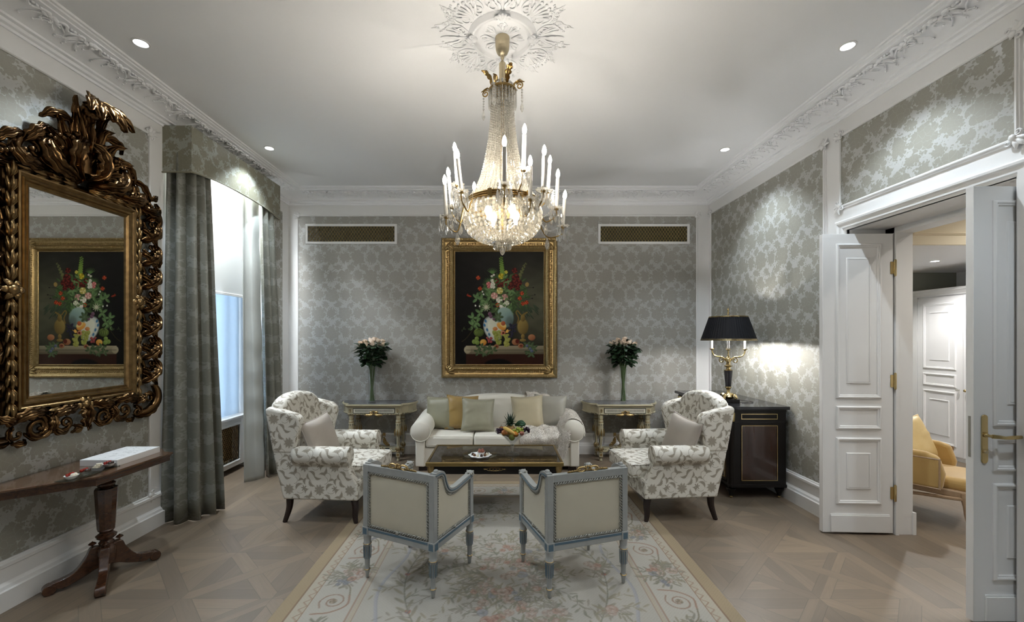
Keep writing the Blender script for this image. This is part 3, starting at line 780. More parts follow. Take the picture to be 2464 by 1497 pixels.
obj('roller_tube', MB().lathe([(.03, -.75), (.03, .75)], 14, T(0, 0, 1.31) @ RX(PI / 2)), M['white'], bl)
sh = obj('sheer_blind', MB().box(-3.303, -3.3, W0 + .02, W1 - .02, .66, 3.42), M['sheer'], smooth=0)
tag(sh, 'pale blue translucent sheer covering the window glass below the roller blind', 'sheer blind')

def lattice(mb, u0, u1, v0, v1, pitch, slope, r_, n0, M_):
    for sg in (1, -1):
        k = (v1 - v0) / slope; c_ = u0 - k
        while c_ < u1 + k:
            a = (c_, v0) if sg > 0 else (c_ + k, v0); b_ = (c_ + k, v1) if sg > 0 else (c_, v1)
            t0, t1 = 0, 1; d = b_[0] - a[0]
            for lim, s2 in ((u0, 1), (u1, -1)):
                q = (lim - a[0]) / d
                if d * s2 > 0: t0 = max(t0, q)
                else: t1 = min(t1, q)
            if t1 - t0 > .01:
                P0 = (a[0] + d * t0, v0 + (v1 - v0) * t0, n0); P1 = (a[0] + d * t1, v0 + (v1 - v0) * t1, n0)
                mb.tube([P0, P1], r_, 4, M_)
            c_ += pitch
rc = thing('radiator_cover', 'white radiator cabinet with diagonal bronze grille below the window', 'radiator cover', (-3.2, 4.6, 0))
MR = Matrix(((0, 0, 1, 0), (1, 0, 0, 0), (0, 1, 0, 0), (0, 0, 0, 1)))
c = MB(MR); y0, y1 = -.6, .575
c.box(-.78, .73, .55, .63, -.18, 0); c.box(-.78, .73, .06, .13, -.18, 0); c.box(-.78, y0, .13, .55, -.18, 0); c.box(y1, .73, .13, .55, -.18, 0)
c.frame(y0, y1, .13, .55, [(0, -.01), (0, .01), (.01, .014), (.022, .012), (.03, 0)])
obj('cabinet', c, M['white'], rc, smooth=25)
obj('top_board', MB(MR).box(-.8, .745, .63, .655, -.2, .02), M['white'], rc, smooth=0, bevel=.004)
obj('backing', MB(MR).box(y0, y1, .13, .55, -.1, -.09), M['dark'], rc, smooth=0)
c = MB(); lattice(c, y0, y1, .13, .55, .03, 1.6, .003, -.012, MR)
obj('grille', c, M['bronze_light'], rc, smooth=60)

# pelmet
pm = thing('pelmet', 'deep box pelmet in olive damask over the window curtains', 'pelmet', (XL, 4.43, 3.03))
px = .255
def pz(y): return .02 + .05 * (1 - abs(y / .72) ** 2.2) * (1 if abs(y) < .72 else 0)
ys = [-.72 + 1.44 * i / 40 for i in range(41)]
c = MB(); vs = []; fs = []
for y in ys: vs += [(px, y, pz(y)), (px, y, .42), (px - .02, y, .42), (px - .02, y, pz(y))]
for i in range(40):
    for q in range(4): fs.append((i * 4 + q, (i + 1) * 4 + q, (i + 1) * 4 + (q + 1) % 4, i * 4 + (q + 1) % 4))
c.add(vs, fs); c.box(0, px, -.74, -.72, .015, .42); c.box(0, px, .72, .74, .015, .42); c.box(0, px - .02, -.72, .72, .405, .42)
obj('cloth_box', c, M['pelmet'], pm, smooth=30, uv=True)
c = MB(); c.tube([(.0, -.742, .015), (px, -.742, .015)] + [(px + .002, y, pz(y)) for y in ys] + [(px, .742, .015), (0, .742, .015)], .008, 6)
obj('cord_trim', c, M['sage'], pm)

def drape(mb, top, bot, z0, z1, nf, amp, nu=90, nv=24, ph=0.0, u_off=0.0, pk=0.0):
    ta = resample(smooth_path(top, 40), nu); ba = resample(smooth_path(bot, 40), nu)
    L = sum((ta[i + 1] - ta[i]).length for i in range(nu - 1)) * 1.6; mb.uv = mb.uv or []
    def fn(a, b_):
        i = round(a * (nu - 1)); P0 = ta[i].lerp(ba[i], b_)
        j = min(i + 1, nu - 1); k_ = max(i - 1, 0)
        d = (ta[j] - ta[k_]).lerp(ba[j] - ba[k_], b_).normalized(); nr = Vector((d.y, -d.x, 0))
        s_ = math.sin(2 * PI * nf * a + ph + .5 * math.sin(3 * a + 2 * b_)); s_ = math.copysign(abs(s_) ** .75, s_)
        o_ = amp * (1 + .4 * b_) * s_ + .006 * math.sin((40 if not pk else 6) * a + 7 * b_) * b_ + pk * math.sin(46 * b_ + 3 * math.sin(9 * b_)) * (.4 + a) * .5
        z = z1 + (z0 - z1) * b_ + (.004 + .004 * math.sin(2 * PI * nf * a + 1) if b_ > .99 else 0)
        mb.uv.append((u_off + a * L, z)); return tuple(P0 + nr * o_ + Vector((0, 0, z)))
    mb.grid(fn, nu, nv)
c = thing('curtain', 'long grey damask curtain hanging nearest the gilt mirror', 'curtain', (0, 0, 0), 0, 'window curtains')
d = MB(); drape(d, [(-2.93, 3.735), (-2.80, 3.73), (-2.755, 3.80), (-2.76, 3.97)], [(-2.93, 3.70), (-2.76, 3.66), (-2.68, 3.72), (-2.60, 3.95)], .004, 3.22, 4.2, .034)
obj('cloth', d, M['curtain'], c, smooth=180, uv=True, solid=.003)
c = thing('curtain', 'long grey damask curtain with pale lining hanging behind the wing armchair', 'curtain', (0, 0, 0), 0, 'window curtains')
d = MB(); drape(d, [(-2.735, 4.78), (-2.74, 4.92), (-2.745, 5.06), (-2.86, 5.12)], [(-2.70, 4.84), (-2.655, 4.98), (-2.635, 5.08), (-2.86, 5.13)], .004, 3.22, 3.6, .034, ph=1.0)
obj('cloth', d, M['curtain'], c, smooth=180, uv=True, solid=.003)
d = MB(); drape(d, [(-2.85, 4.66), (-2.79, 4.70), (-2.735, 4.78)], [(-2.83, 4.66), (-2.775, 4.71), (-2.70, 4.84)], .004, 3.22, 1.3, .008, 40, 60, 2.0, 0, .010)
obj('lining', d, M['lining'], c, smooth=180, solid=.003, label='plain pale satin lining')

# ---------------------------------------------------------------- air vents, downlights
M['vent_dark'] = P('dark_olive_metal', (.045, .036, .012), .5)  # even dark olive backing behind the vent lattice
M['vent_gold'] = P('vent_brass', (.42, .33, .13), .4, .8)
for cx_, lab in [(-2.075, 'white framed air vent with gold lattice above the console table nearer the window'), (1.975, 'white framed air vent with gold lattice above the console table nearer the cabinet')]:
    o = thing('air_vent', lab, 'air vent', (cx_, YB - .004, 3.04), 0, 'air vents high on the back wall')
    MV = Matrix(((1, 0, 0, 0), (0, 0, -1, 0), (0, 1, 0, 0), (0, 0, 0, 1)))
    obj('frame', MB(MV).frame(-.6, .6, -.105, .105, [(0, .002), (0, .014), (.004, .018), (.03, .018), (.034, .012), (.034, 0)]), M['white'], o, smooth=25)
    obj('backing', MB(MV).box(-.6, .6, -.105, .105, -.002, .001), M['vent_dark'], o, smooth=0)
    g = MB(); lattice(g, -.6, .6, -.105, .105, .042, 1.45, .0027, .006, MV)
    obj('grille', g, M['vent_gold'], o, smooth=60)
names = ['glowing recessed downlight in the ceiling above the gilt mirror', 'glowing recessed downlight in the ceiling beside the window pelmet',
         'glowing recessed downlight in the ceiling above the doorway', 'glowing recessed downlight in the ceiling near the black lamp corner']
for i, (x, y) in enumerate(DOWN):
    o = thing('downlight', names[i] if i < 4 else 'unseen ceiling downlight added out of view as fill light', 'ceiling light', (x, y, H), 0, 'recessed ceiling downlights')
    obj('rim', MB().lathe([(.052, 0), (.052, -.005), (.042, -.007), (.038, -.002)], 24, cap=False), M['white'], o)
    obj('lens', MB().lathe([(0, -.004), (.038, -.004)], 24, cap=False), M['spotlens'], o, smooth=0)
# ---------------------------------------------------------------- wing armchairs
def sabre(mb, pts, r):
    mb.tube(smooth_path(pts, 10), [r[0] + (r[1] - r[0]) * i / 9 for i in range(10)], 8, cap=True)
def wing_chair(name, label, loc, rz, group):
    t = thing(name, label, 'armchair', loc, rz, group); fb = M['floral']
    b = MB()
    b.box(.24, .335, -.355, .355, .21, .375); b.box(-.30, .30, -.30, .30, .24, .37)
    obj('seat_rail', b, fb, t, bevel=.018, seg=3, uv=True)
    sp = [(-.325, .21), (.335, .21), (.335, .35), (.285, .43), (.25, .52), (.245, .62), (-.42, .64), (-.385, .45)]
    wg = [(-.215, .60), (-.20, .70), (-.175, .80), (-.16, .86), (-.17, .915), (-.215, .945), (-.33, .975), (-.46, 1.0), (-.495, .985), (-.455, .78), (-.42, .60)]
    for s in (-1, 1):
        FX = Matrix(((1, 0, 0, 0), (0, 0, s, 0), (0, 1, 0, 0), (0, 0, 0, 1)))
        q = MB(FX).prism(sp, .285, .365); o = obj('side_panel', q, fb, t, bevel=.016, seg=3, uv=True)
        q = MB(FX).prism(wg, .285, .37); obj('wing', q, fb, t, bevel=.028, seg=4, uv=True)
        a = MB(); prof = [(0, -.25), (.05, -.25), (.074, -.235), (.08, -.2), (.08, .20), (.082, .235), (.074, .258), (.066, .266), (0, .268)]
        A = T(0, s * .338, .585) @ RY(PI / 2) @ SCL(1.0, .95, 1)
        a.lathe(prof, 24, A)
        ar = obj('armrest', a, fb, t, smooth=50, uv=True)
        p = MB(); p.tube([(.258, s * .338 + .072 * math.cos(x), .585 + .078 * math.sin(x)) for x in np.linspace(0, 2 * PI, 25)[:-1]], .005, 5, loop=True); obj('piping', p, fb, ar, uv=True)
    out = [(-.31, .23), (.31, .23), (.325, .955)] + [(.325 * math.cos(a), .96 + .135 * math.sin(a) ** .9) for a in np.linspace(.15, PI - .15, 12)] + [(-.325, .955)]
    S = Matrix(((0, 0, 1, -.335), (1, 0, 0, 0), (0, 1, 0, 0), (0, 0, 0, 1)))
    sh = Matrix(((1, 0, -.205, .06), (0, 1, 0, 0), (0, 0, 1, 0), (0, 0, 0, 1)))
    obj('backrest', MB(sh @ S).prism(out, 0, .13), fb, t, bevel=.04, seg=4, uv=True)
    c = MB().box(-.23, .43, -.275, .275, .365, .495)
    cu = obj('seat_cushion', c, fb, t, bevel=.04, seg=4, uv=True)
    p = MB()
    for z in (.378, .484): p.tube([(.418, -.262, z), (.418, .262, z)], .006, 5); p.tube([(-.2, -.268, z), (.40, -.268, z)], .005, 5); p.tube([(-.2, .268, z), (.40, .268, z)], .005, 5)
    obj('piping', p, fb, cu, uv=True)
    for s in (-1, 1):
        l = MB(); sabre(l, [(.285, s * .315, .225), (.30, s * .322, .15), (.295, s * .32, .07), (.305, s * .326, .02), (.31, s * .328, 0)], (.034, .015)); obj('leg', l, M['black_leg'], t)
        l = MB(); sabre(l, [(-.29, s * .31, .225), (-.295, s * .315, .12), (-.33, s * .325, 0)], (.034, .020)); obj('leg', l, M['black_leg'], t)
    return t
wing_chair('wing_armchair', 'floral ivory wing armchair standing in front of the damask curtain', (-1.53, 3.99, 0), math.radians(-4), 'floral wing armchairs')
wing_chair('wing_armchair', 'floral ivory wing armchair standing beside the dark brass-trimmed cabinet', (1.53, 4.03, 0), math.radians(185.5), 'floral wing armchairs')

def pillow(name, label, mat, w, h, t, loc, rz, tilt, roll=0.0, group=None, seed=1, wr=.007, pipe=None, cat='cushion'):
    o = thing(name, label, cat, loc, rz, group); o.rotation_euler = (roll, -tilt, rz)
    N = 25; rr = random.Random(seed); ph = [rr.uniform(0, 6) for _ in range(6)]
    def P_(u, v, s):
        y = w / 2 * u * (1 - .09 * u * u * (1 - v * v)); z = h / 2 + h / 2 * v * (1 - .09 * v * v * (1 - u * u))
        th = t / 2 * ((1 - u ** 4) * (1 - v ** 4)) ** .55
        e = max(abs(u), abs(v))
        wk = wr * (.5 * math.sin(2.6 * u + 1.7 * v + ph[0]) + .4 * math.sin(3.4 * v - 2.2 * u + ph[1])) * min(1, (1 - e) * 3)
        for q in range(3): wk += wr * .9 * math.exp(-((v + .55 - .34 * q + .35 * math.sin(1.3 * u + ph[q])) / .07) ** 2) * max(0, min(1, (-.1 - u) * 1.6 if q % 2 == 0 else (u - .2) * 1.6)) * min(1, (1 - e) * 5)
        return (s * (th + wk), y, z)
    m = MB()
    for s in (1, -1): m.grid(lambda a, b: P_(-1 + 2 * a, -1 + 2 * b, s), N, N, SCL(1, 1, 1))
    obj('cover', m, mat, o, smooth=180)
    edge = [P_(-1 + 2 * i / 14, -1, 1) for i in range(14)] + [P_(1, -1 + 2 * i / 14, 1) for i in range(14)] + [P_(1 - 2 * i / 14, 1, 1) for i in range(14)] + [P_(-1, 1 - 2 * i / 14, 1) for i in range(14)]
    p = MB().tube(edge, .005, 6, loop=True); obj('piping', p, pipe or mat, o)
    return o
pillow('cushion', 'plain taupe cushion on the wing armchair in front of the curtain', M['taupe'], .40, .40, .13, (-1.575, 3.86, .50), math.radians(-14), .30, .12, 'taupe armchair cushions', 3)
pillow('cushion', 'plain taupe cushion on the wing armchair beside the cabinet', M['taupe'], .40, .40, .13, (1.575, 3.87, .50), math.radians(196), .30, -.12, 'taupe armchair cushions', 4)

# ---------------------------------------------------------------- sofa
sf = thing('sofa', 'cream camelback sofa with rolled arms under the still life painting', 'sofa', (-.045, 5.09, 0)); so = M['sofa']
b = MB().box(-.985, .985, .02, .72, .05, .275); obj('base', b, so, sf, bevel=.012, seg=2)
for i in range(3):
    x0 = -.873 + .582 * i
    c = MB().box(x0 + .003, x0 + .579, 0, .60, .28, .425); cu = obj('seat_cushion', c, so, sf, bevel=.035, seg=4)
    p = MB()
    for z in (.292, .413): p.tube([(x0 + .02, .010, z), (x0 + .562, .010, z)], .005, 5)
    obj('piping', p, so, cu)
xs = np.linspace(-.93, .93, 31)
out = [(-.93, .26), (.93, .26)] + [(x, .85 - .115 * (abs(x) / .7) ** 2.3) for x in xs[::-1]]
BF = Matrix(((1, 0, 0, 0), (0, .12, -1, .655), (0, 1, 0, 0), (0, 0, 0, 1)))
obj('backrest', MB(BF).prism(out, 0, .19), so, sf, bevel=.055, seg=4)
for s in (-1, 1):
    a = MB(); a.box(.872 * s, .985 * s, .0, .70, .05, .50) if s > 0 else a.box(-.985, -.872, .0, .70, .05, .50)
    ap = obj('armrest', a, so, sf, bevel=.014)
    r_ = MB(); A = T(s * .925, 0, .475) @ RX(-PI / 2 + .075)
    r_.lathe([(0, -.012), (.108, -.012), (.120, 0), (.122, .03), (.122, .68), (.11, .71), (0, .715)], 28, A); obj('roll', r_, so, ap, smooth=50)
    p = MB().tube([(s * .925 + .118 * math.cos(x), -.006, .475 + .118 * math.sin(x)) for x in np.linspace(0, 2 * PI, 33)[:-1]], .005, 5, loop=True); obj('piping', p, so, ap)
    for y in (.06, .66):
        l = MB().box(s * .90 - .05, s * .90 + .05, y - .04, y + .04, 0, .052); obj('foot', l, M['black_leg'], sf, bevel=.004)
SB = 5.09
R90 = -PI / 2
pillow('cushion', 'sage green cushion against the rolled sofa arm nearer the window', M['sage'], .40, .43, .15, (-.80, SB + .36, .425), R90 - .25, .30, .05, 'sofa cushions', 11)
pillow('cushion', 'mustard gold silk cushion tucked between two green cushions on the sofa', M['mustard'], .41, .44, .15, (-.52, SB + .34, .425), R90 + .05, .26, -.05, 'sofa cushions', 12, .010)
pillow('cushion', 'shiny silver-green cushion leaning in front of the mustard cushion', M['silver'], .42, .42, .15, (-.295, SB + .20, .43), R90 + .22, .34, -.08, 'sofa cushions', 13, .012)
pillow('cushion', 'champagne cream cushion leaning in front of the dove grey cushion', M['champagne'], .41, .44, .15, (.345, SB + .28, .43), R90 - .08, .30, .06, 'sofa cushions', 14, .008)
pillow('cushion', 'dove grey cushion beside the white fur throw on the sofa', M['dove'], .42, .44, .15, (.62, SB + .37, .425), R90 - .1, .24, -.04, 'sofa cushions', 15)

# fur throw draped over the back, seat and arm of the sofa
def fur_throw():
    rr = np.random.RandomState(4); V = []; F = []; base = MB()
    def sheet(pathA, pathB, n=26, m=22, bump=.022):
        A = resample(smooth_path(pathA, 40), n); B = resample(smooth_path(pathB, 40), n)
        g = np.zeros((n, m, 3))
        for i in range(n):
            for j in range(m):
                b_ = j / (m - 1); p = A[i].lerp(B[i], b_)
                g[i, j] = p
        du = np.gradient(g, axis=0); dv = np.gradient(g, axis=1); nr = np.cross(du, dv); nr /= np.linalg.norm(nr, axis=2, keepdims=True) + 1e-9
        fl = nr[:, :, 2].mean() < 0
        if fl: nr = -nr
        ii, jj = np.meshgrid(np.arange(n) / n, np.arange(m) / m, indexing='ij')
        hgt = .5 + .5 * np.sin(ii * 13 + 2 * np.sin(jj * 7)) * np.cos(jj * 10 + ii * 5)
        edge = np.minimum(np.minimum(ii, 1 - 1 / n - ii) * 6, np.minimum(jj, 1 - 1 / m - jj) * 6).clip(0, 1)
        g = g + nr * (bump * hgt * edge + .006)[:, :, None]
        base.add([tuple(p) for p in g.reshape(-1, 3)], [(i * m + j, (i + 1) * m + j, (i + 1) * m + j + 1, i * m + j + 1) for i in range(n - 1) for j in range(m - 1)])
        K = 9500
        a = rr.uniform(0, n - 1.001, K); b_ = rr.uniform(0, m - 1.001, K); i = a.astype(int); j = b_.astype(int); fa = (a - i)[:, None]; fb = (b_ - j)[:, None]
        p = (g[i, j] * (1 - fa) + g[i + 1, j] * fa) * (1 - fb) + (g[i, j + 1] * (1 - fa) + g[i + 1, j + 1] * fa) * fb
        nn = nr[i, j]; L = rr.uniform(.010, .021, K)[:, None]
        d = nn + rr.normal(0, .55, (K, 3)) + np.array([0, -.1, -.35]); d /= np.linalg.norm(d, axis=1, keepdims=True)
        sd = np.cross(d, rr.normal(0, 1, (K, 3))); sd /= np.linalg.norm(sd, axis=1, keepdims=True); sd *= .0022
        mid = p + d * L * .55 + np.array([0, 0, -.001]); tip = p + d * L + np.array([0, 0, -.005])
        k = len(V) * 1
        blk = np.stack([p - sd, p + sd, mid + sd * .7, mid - sd * .7, tip], 1).reshape(-1, 3)
        V.append(blk)
    x0 = -.045
    # over the back and down the seat
    sheet([(.31, 5.80, .70), (.32, 5.755, .85), (.34, 5.66, .85), (.36, 5.575, .70)], [(.66, 5.80, .62), (.68, 5.755, .77), (.70, 5.66, .77), (.72, 5.575, .62)], bump=.03)
    sheet([(.22, 5.42, .44), (.20, 5.28, .445), (.21, 5.14, .44), (.22, 5.07, .40), (.24, 5.065, .33)], [(.83, 5.42, .47), (.80, 5.28, .46), (.76, 5.14, .45), (.74, 5.07, .41), (.72, 5.065, .33)], 30, 30, .05)
    # over the arm
    sheet([(.70, 5.22, .44), (.755, 5.20, .52), (.82, 5.18, .595), (.89, 5.17, .612), (.965, 5.17, .575), (1.003, 5.17, .49), (1.012, 5.17, .40)], [(.70, 5.66, .47), (.76, 5.66, .56), (.82, 5.65, .635), (.89, 5.64, .652), (.965, 5.62, .615), (1.004, 5.6, .53), (1.016, 5.58, .45)], bump=.016)
    # strip falling in front of the seat beside the arm
    sheet([(.74, 5.34, .60), (.72, 5.20, .52), (.70, 5.075, .44), (.68, 5.05, .30), (.66, 5.045, .16)], [(.86, 5.34, .64), (.85, 5.20, .60), (.83, 5.075, .48), (.80, 5.05, .32), (.75, 5.045, .17)], 26, 14, .012)
    k = len(base.v); blk = np.concatenate(V); base.v += [tuple(p) for p in blk]
    n = len(blk) // 5
    for q in range(n):
        a = k + q * 5; base.f.append((a, a + 1, a + 2, a + 3)); base.f.append((a + 3, a + 2, a + 4))
    tag(obj('fur_throw', base, M['fur'], smooth=180), 'shaggy white fur throw draped over the sofa arm and seat', 'throw')
fur_throw()

# ---------------------------------------------------------------- low bergere chairs seen from behind
def braid(mb, path, r, loop=False, pitch=.014):
    L = sum((Vector(b) - Vector(a)).length for a, b in zip(path, path[1:]))
    n = max(int(L / (pitch / 5)), 8); pts = resample(path, n); ax = Vector((0, 1, 0)) if abs(Vector(path[0]).y - Vector(path[2]).y) < 1e-6 else Vector((1, 0, 0))
    for s in (0, PI):
        q = []
        for i, p in enumerate(pts):
            d = (pts[min(i + 1, n - 1)] - pts[max(i - 1, 0)]).normalized(); b_ = d.cross(ax); a = 2 * PI * i / 5 * .5 + s
            q.append(p + b_ * (r * .62 * math.cos(a)) + ax * (r * .45 * math.sin(a)))
        mb.tube(q, r * .45, 5)
LEG = [(.008, 0), (.011, .004), (.013, .03), (.018, .05), (.019, .056), (.015, .062), (.0155, .07), (.021, .215), (.026, .222), (.027, .232), (.022, .24), (.025, .262), (.026, .286)]
def bergere(label, loc, rz):
    t = thing('bergere_chair', label, 'armchair', loc, rz, 'grey painted bergere chairs'); a, b = .262, .224; g = M['greypaint']
    for sx in (-1, 1):
        for sy in (-1, 1):
            x, y = sx * a, sy * b
            l = MB().lathe(LEG, 16, T(x, y, 0)); lg = obj('leg', l, g, t, smooth=45)
            f = MB()
            for k in range(10): f.box(-.0022, .0022, -.0008, .0015, .13, .212, T(x, y, 0) @ RZ(2 * PI * k / 10) @ T(0, .0183, 0) @ RX(-.035))
            obj('fluting', f, M['bluepaint'], lg, smooth=0)
            for z, q in ((.056, .019), (.228, .0265)): obj('gilt_ring', MB().lathe([(q - .001, z - .004), (q + .0025, z), (q - .001, z + .004)], 16, T(x, y, 0), cap=False), M['dullgold'], lg, smooth=45)
            q = MB().box(x - .024, x + .024, y - .024, y + .024, .286, .342); bl = obj('corner_block', q, g, t, bevel=.002)
            q = MB(); q.box(x - .016, x + .016, y + sy * .0235 - .001, y + sy * .0235 + .0015 + .001, .294, .334); q.box(x + sx * .0235 - .001, x + sx * .0235 + .0025, y - .016, y + .016, .294, .334)
            obj('inset_panel', q, M['bluepaint'], bl, smooth=0)
    r_ = MB()
    for sy in (-1, 1): r_.box(-a, a, sy * b - .018, sy * b + .018, .288, .340)
    for sx in (-1, 1): r_.box(sx * a - .018, sx * a + .018, -b, b, .288, .340)
    rl_ = obj('seat_rail', r_, g, t, bevel=.003)
    s = MB()
    for sy in (-1, 1): s.box(-a + .025, a - .025, sy * b - .0195, sy * b + .0195, .322, .335)
    for sx in (-1, 1): s.box(sx * a - .0195, sx * a + .0195, -b + .025, b - .025, .322, .335)
    obj('painted_band', s, M['bluepaint'], rl_, smooth=0)
    p = MB()
    for sx in (-1, 1):
        p.box(sx * a - .02, sx * a + .02, -b - .02, -b + .02, .340, .752)
        p.lathe([(.019, .752), (.019, .757), (.012, .762), (.018, .772), (.014, .784), (0, .79)], 10, T(sx * a, -b + .03, -.012))
    p.box(-a + .01, a - .01, -b - .018, -b + .018, .705, .752)
    bf = obj('back_frame', p, g, t, bevel=.003)
    def puff(u, v, s): return .012 + .012 * (1 - abs(2 * u - 1) ** 4) * (1 - abs(2 * v - 1) ** 4)
    q = MB()
    for s in (-1, 1): q.grid(lambda u, v: (-a + .02 + (2 * a - .04) * u, -b + s * (puff(u, v, s) - .004), .342 + .365 * v), 14, 12)
    obj('back_panel', q, M['linen'], t, smooth=180)
    m = MB(); x1, z0, z1 = a - .03, .352, .697
    for s in (-1, 1):
        yy = -b + s * .015
        braid(m, [(-x1, yy, z0), (x1, yy, z0), (x1, yy, z1), (-x1, yy, z1), (-x1, yy, z0)], .009, pitch=.018)
    m.ball((0, -b - .02, .352), (.012, .008, .012), 8, 5)
    obj('braid', m, M['greybraid'], t, smooth=60)
    arm = smooth_path([(-b, .742), (-b + .06, .742), (-b + .095, .722), (-b + .115, .67), (-b + .145, .622), (-b + .19, .598), (-b + .25, .594), (-b + .34, .606), (b, .622)], 30)
    for sx in (-1, 1):
        up = [Vector((sx * a, v.x, v.y)) for v in arm]
        w_ = MB(); rs = []
        for i, p_ in enumerate(up):
            d = (up[min(i + 1, 29)] - up[max(i - 1, 0)]).normalized(); n_ = Vector((0, -d.z, d.y)); X = Vector((sx, 0, 0))
            rs.append([tuple(p_ + X * .02 + n_ * .018), tuple(p_ + X * .02 - n_ * .014), tuple(p_ - X * .02 - n_ * .014), tuple(p_ - X * .02 + n_ * .018)])
        w_.rings(rs); w_.box(sx * a - .02, sx * a + .02, b - .02, b + .02, .34, .60)
        w_.ball((sx * a, b + .005, .625), (.03, .032, .028), 12, 8)
        ar = obj('arm_frame', w_, g, t, smooth=35, bevel=.002)
        k = MB()
        for i in range(9): k.ball((sx * a + .024 * math.cos(i * .7), b + .03 * math.sin(i * .7) * .9, .635 + .008 * math.sin(i * 2)), .009, 6, 4)
        k.leaf([(0, 0, 0), (.04, 0, .01), (.08, 0, 0)], .016, nt=8, ns=5, M=T(sx * a, b + .022, .60) @ RZ(PI / 2) @ RY(PI / 2))
        obj('carving', k, M['greybraid'], ar, smooth=60)
        gr = MB()
        for i in range(29):
            pass
        gr.tube([p_ + Vector((sx * .0195, 0, .001)) for p_ in up], .006, 5, flat=.6); obj('painted_band', gr, M['bluepaint'], ar, smooth=60)
        poly = [(-b + .02, .342), (b - .02, .342)] + [(v.x, v.y - .012) for v in arm[::-1] if -b + .02 < v.x < b - .02]
        sd = MB(Matrix(((0, 0, 1, sx * a), (1, 0, 0, 0), (0, 1, 0, 0), (0, 0, 0, 1)))).prism(poly, -.009, .009); obj('side_panel', sd, M['linen'], t, bevel=.003)
        m = MB()
        for s in (-1, 1):
            X = sx * a + s * .011
            braid(m, [(X, -b + .03, .352), (X, b - .03, .352), (X, b - .03, .59)] + [(X, v.x, v.y - .024) for v in arm[::-1] if -b + .03 < v.x < b - .03] + [(X, -b + .03, .352)], .0075, pitch=.016)
        m.ball((sx * a + sx * .017, .0, .352), (.008, .012, .012), 8, 5)
        obj('braid', m, M['greybraid'], t, smooth=60)
    c = MB(); MC = Matrix(((1, 0, 0, 0), (0, 0, -1, -b), (0, 1, 0, 0), (0, 0, 0, 1)))
    for s in (-1, 1):
        c.tube([(s * .012 + s * .03 * (1 - math.cos(x)), .766 + .014 * math.sin(x), .004) for x in np.linspace(0, 2 * PI, 17)[:-1]], .0065, 6, MC, loop=True)
        c.tube(smooth_path([(s * .012, .762, .004), (s * .05, .752, .01), (s * .085, .760, .006), (s * .125, .752, .004)], 16), [.007 - .004 * i / 15 for i in range(16)], 6, MC)
        for j in range(5): c.leaf([(s * (.045 + .017 * j), .754, .004), (s * (.058 + .017 * j), .764 - .001 * j, .012), (s * (.076 + .017 * j), .758 - .001 * j, .004)], .009, nt=7, ns=5, lobes=2, M=MC, depth=.3)
        for j in range(4): c.ball((s * (.04 + .02 * j), .757, .004), (.006, .006, .006), 6, 4, MC)
    for i in range(9): c.ball((.016 * math.cos(i * .75), .772 + .012 * math.sin(i * .75), .006 + .004 * (i % 3)), .008, 6, 4, MC)
    obj('crest', c, M['dullgold'], t, smooth=60)
    obj('seat_cushion', MB().box(-a + .02, a - .02, -b + .03, b + .015, .345, .43), M['linen'], t, bevel=.03, seg=3)
    return t
bergere('low grey bergere chair turned toward the sofa, nearer the gilt mirror', (-.5565, 2.907, .012), math.radians(-25.5))
bergere('low grey bergere chair turned toward the sofa, nearer the open doors', (.4745, 2.884, .012), math.radians(18))

# ---------------------------------------------------------------- coffee table
ct = thing('coffee_table', 'low glass-topped coffee table with brass rim and black frieze before the sofa', 'coffee table', (-.057, 4.015, 0)); HX, HY = .603, .315
obj('glass_top', MB().box(-HX + .022, HX - .022, -HY + .022, HY - .022, .492, .506), M['table_glass'], ct, smooth=0)
rm = MB().frame(-HX + .022, HX - .022, -HY + .022, HY - .022, [(0, .49), (0, .510), (.003, .512), (.018, .512), (.022, .508), (.022, .480), (.018, .476), (0, .476)])
obj('rim', rm, P('antique_brass', (.38, .275, .12), .28, 1.0), ct, smooth=30)
fz = MB()
for s in (-1, 1): fz.box(-HX + .05, HX - .05, s * (HY - .045) - .012, s * (HY - .045) + .012, .40, .478); fz.box(s * (HX - .045) - .012, s * (HX - .045) + .012, -HY + .05, HY - .05, .40, .478)
fo = obj('frieze', fz, M['ebony'], ct, smooth=0, bevel=.002)
o_ = MB(); MO = Matrix(((1, 0, 0, 0), (0, 0, -1, -HY + .033), (0, 1, 0, .445), (0, 0, 0, 1)))
o_.tube([(.075 * math.cos(x), .015 * math.sin(x), .002) for x in np.linspace(0, 2 * PI, 33)[:-1]], .002, 5, MO, loop=True)
for k in range(5): o_.tube([((k - 2) * .028 + .012 * math.cos(x), .011 * math.sin(x), .002) for x in np.linspace(0, 2 * PI, 13)[:-1]], .0018, 4, MO, loop=True)
for s in (-1, 1): o_.leaf([(s * .07, 0, 0), (s * .085, 0, .004), (s * .1, 0, 0)], .008, nt=6, ns=5, M=MO)
obj('ornament', o_, M['gold'], fo)
for sx in (-1, 1):
    for sy in (-1, 1):
        l = MB().lathe([(.016, 0), (.026, .012), (.022, .03), (.013, .05), (.016, .20), (.019, .37), (.026, .385), (.026, .395), (.018, .405), (.03, .43), (.034, .455), (.03, .478)], 14, T(sx * (HX - .04), sy * (HY - .04), 0))
        obj('leg', l, M['gold'], ct, smooth=45)
TZ = .506
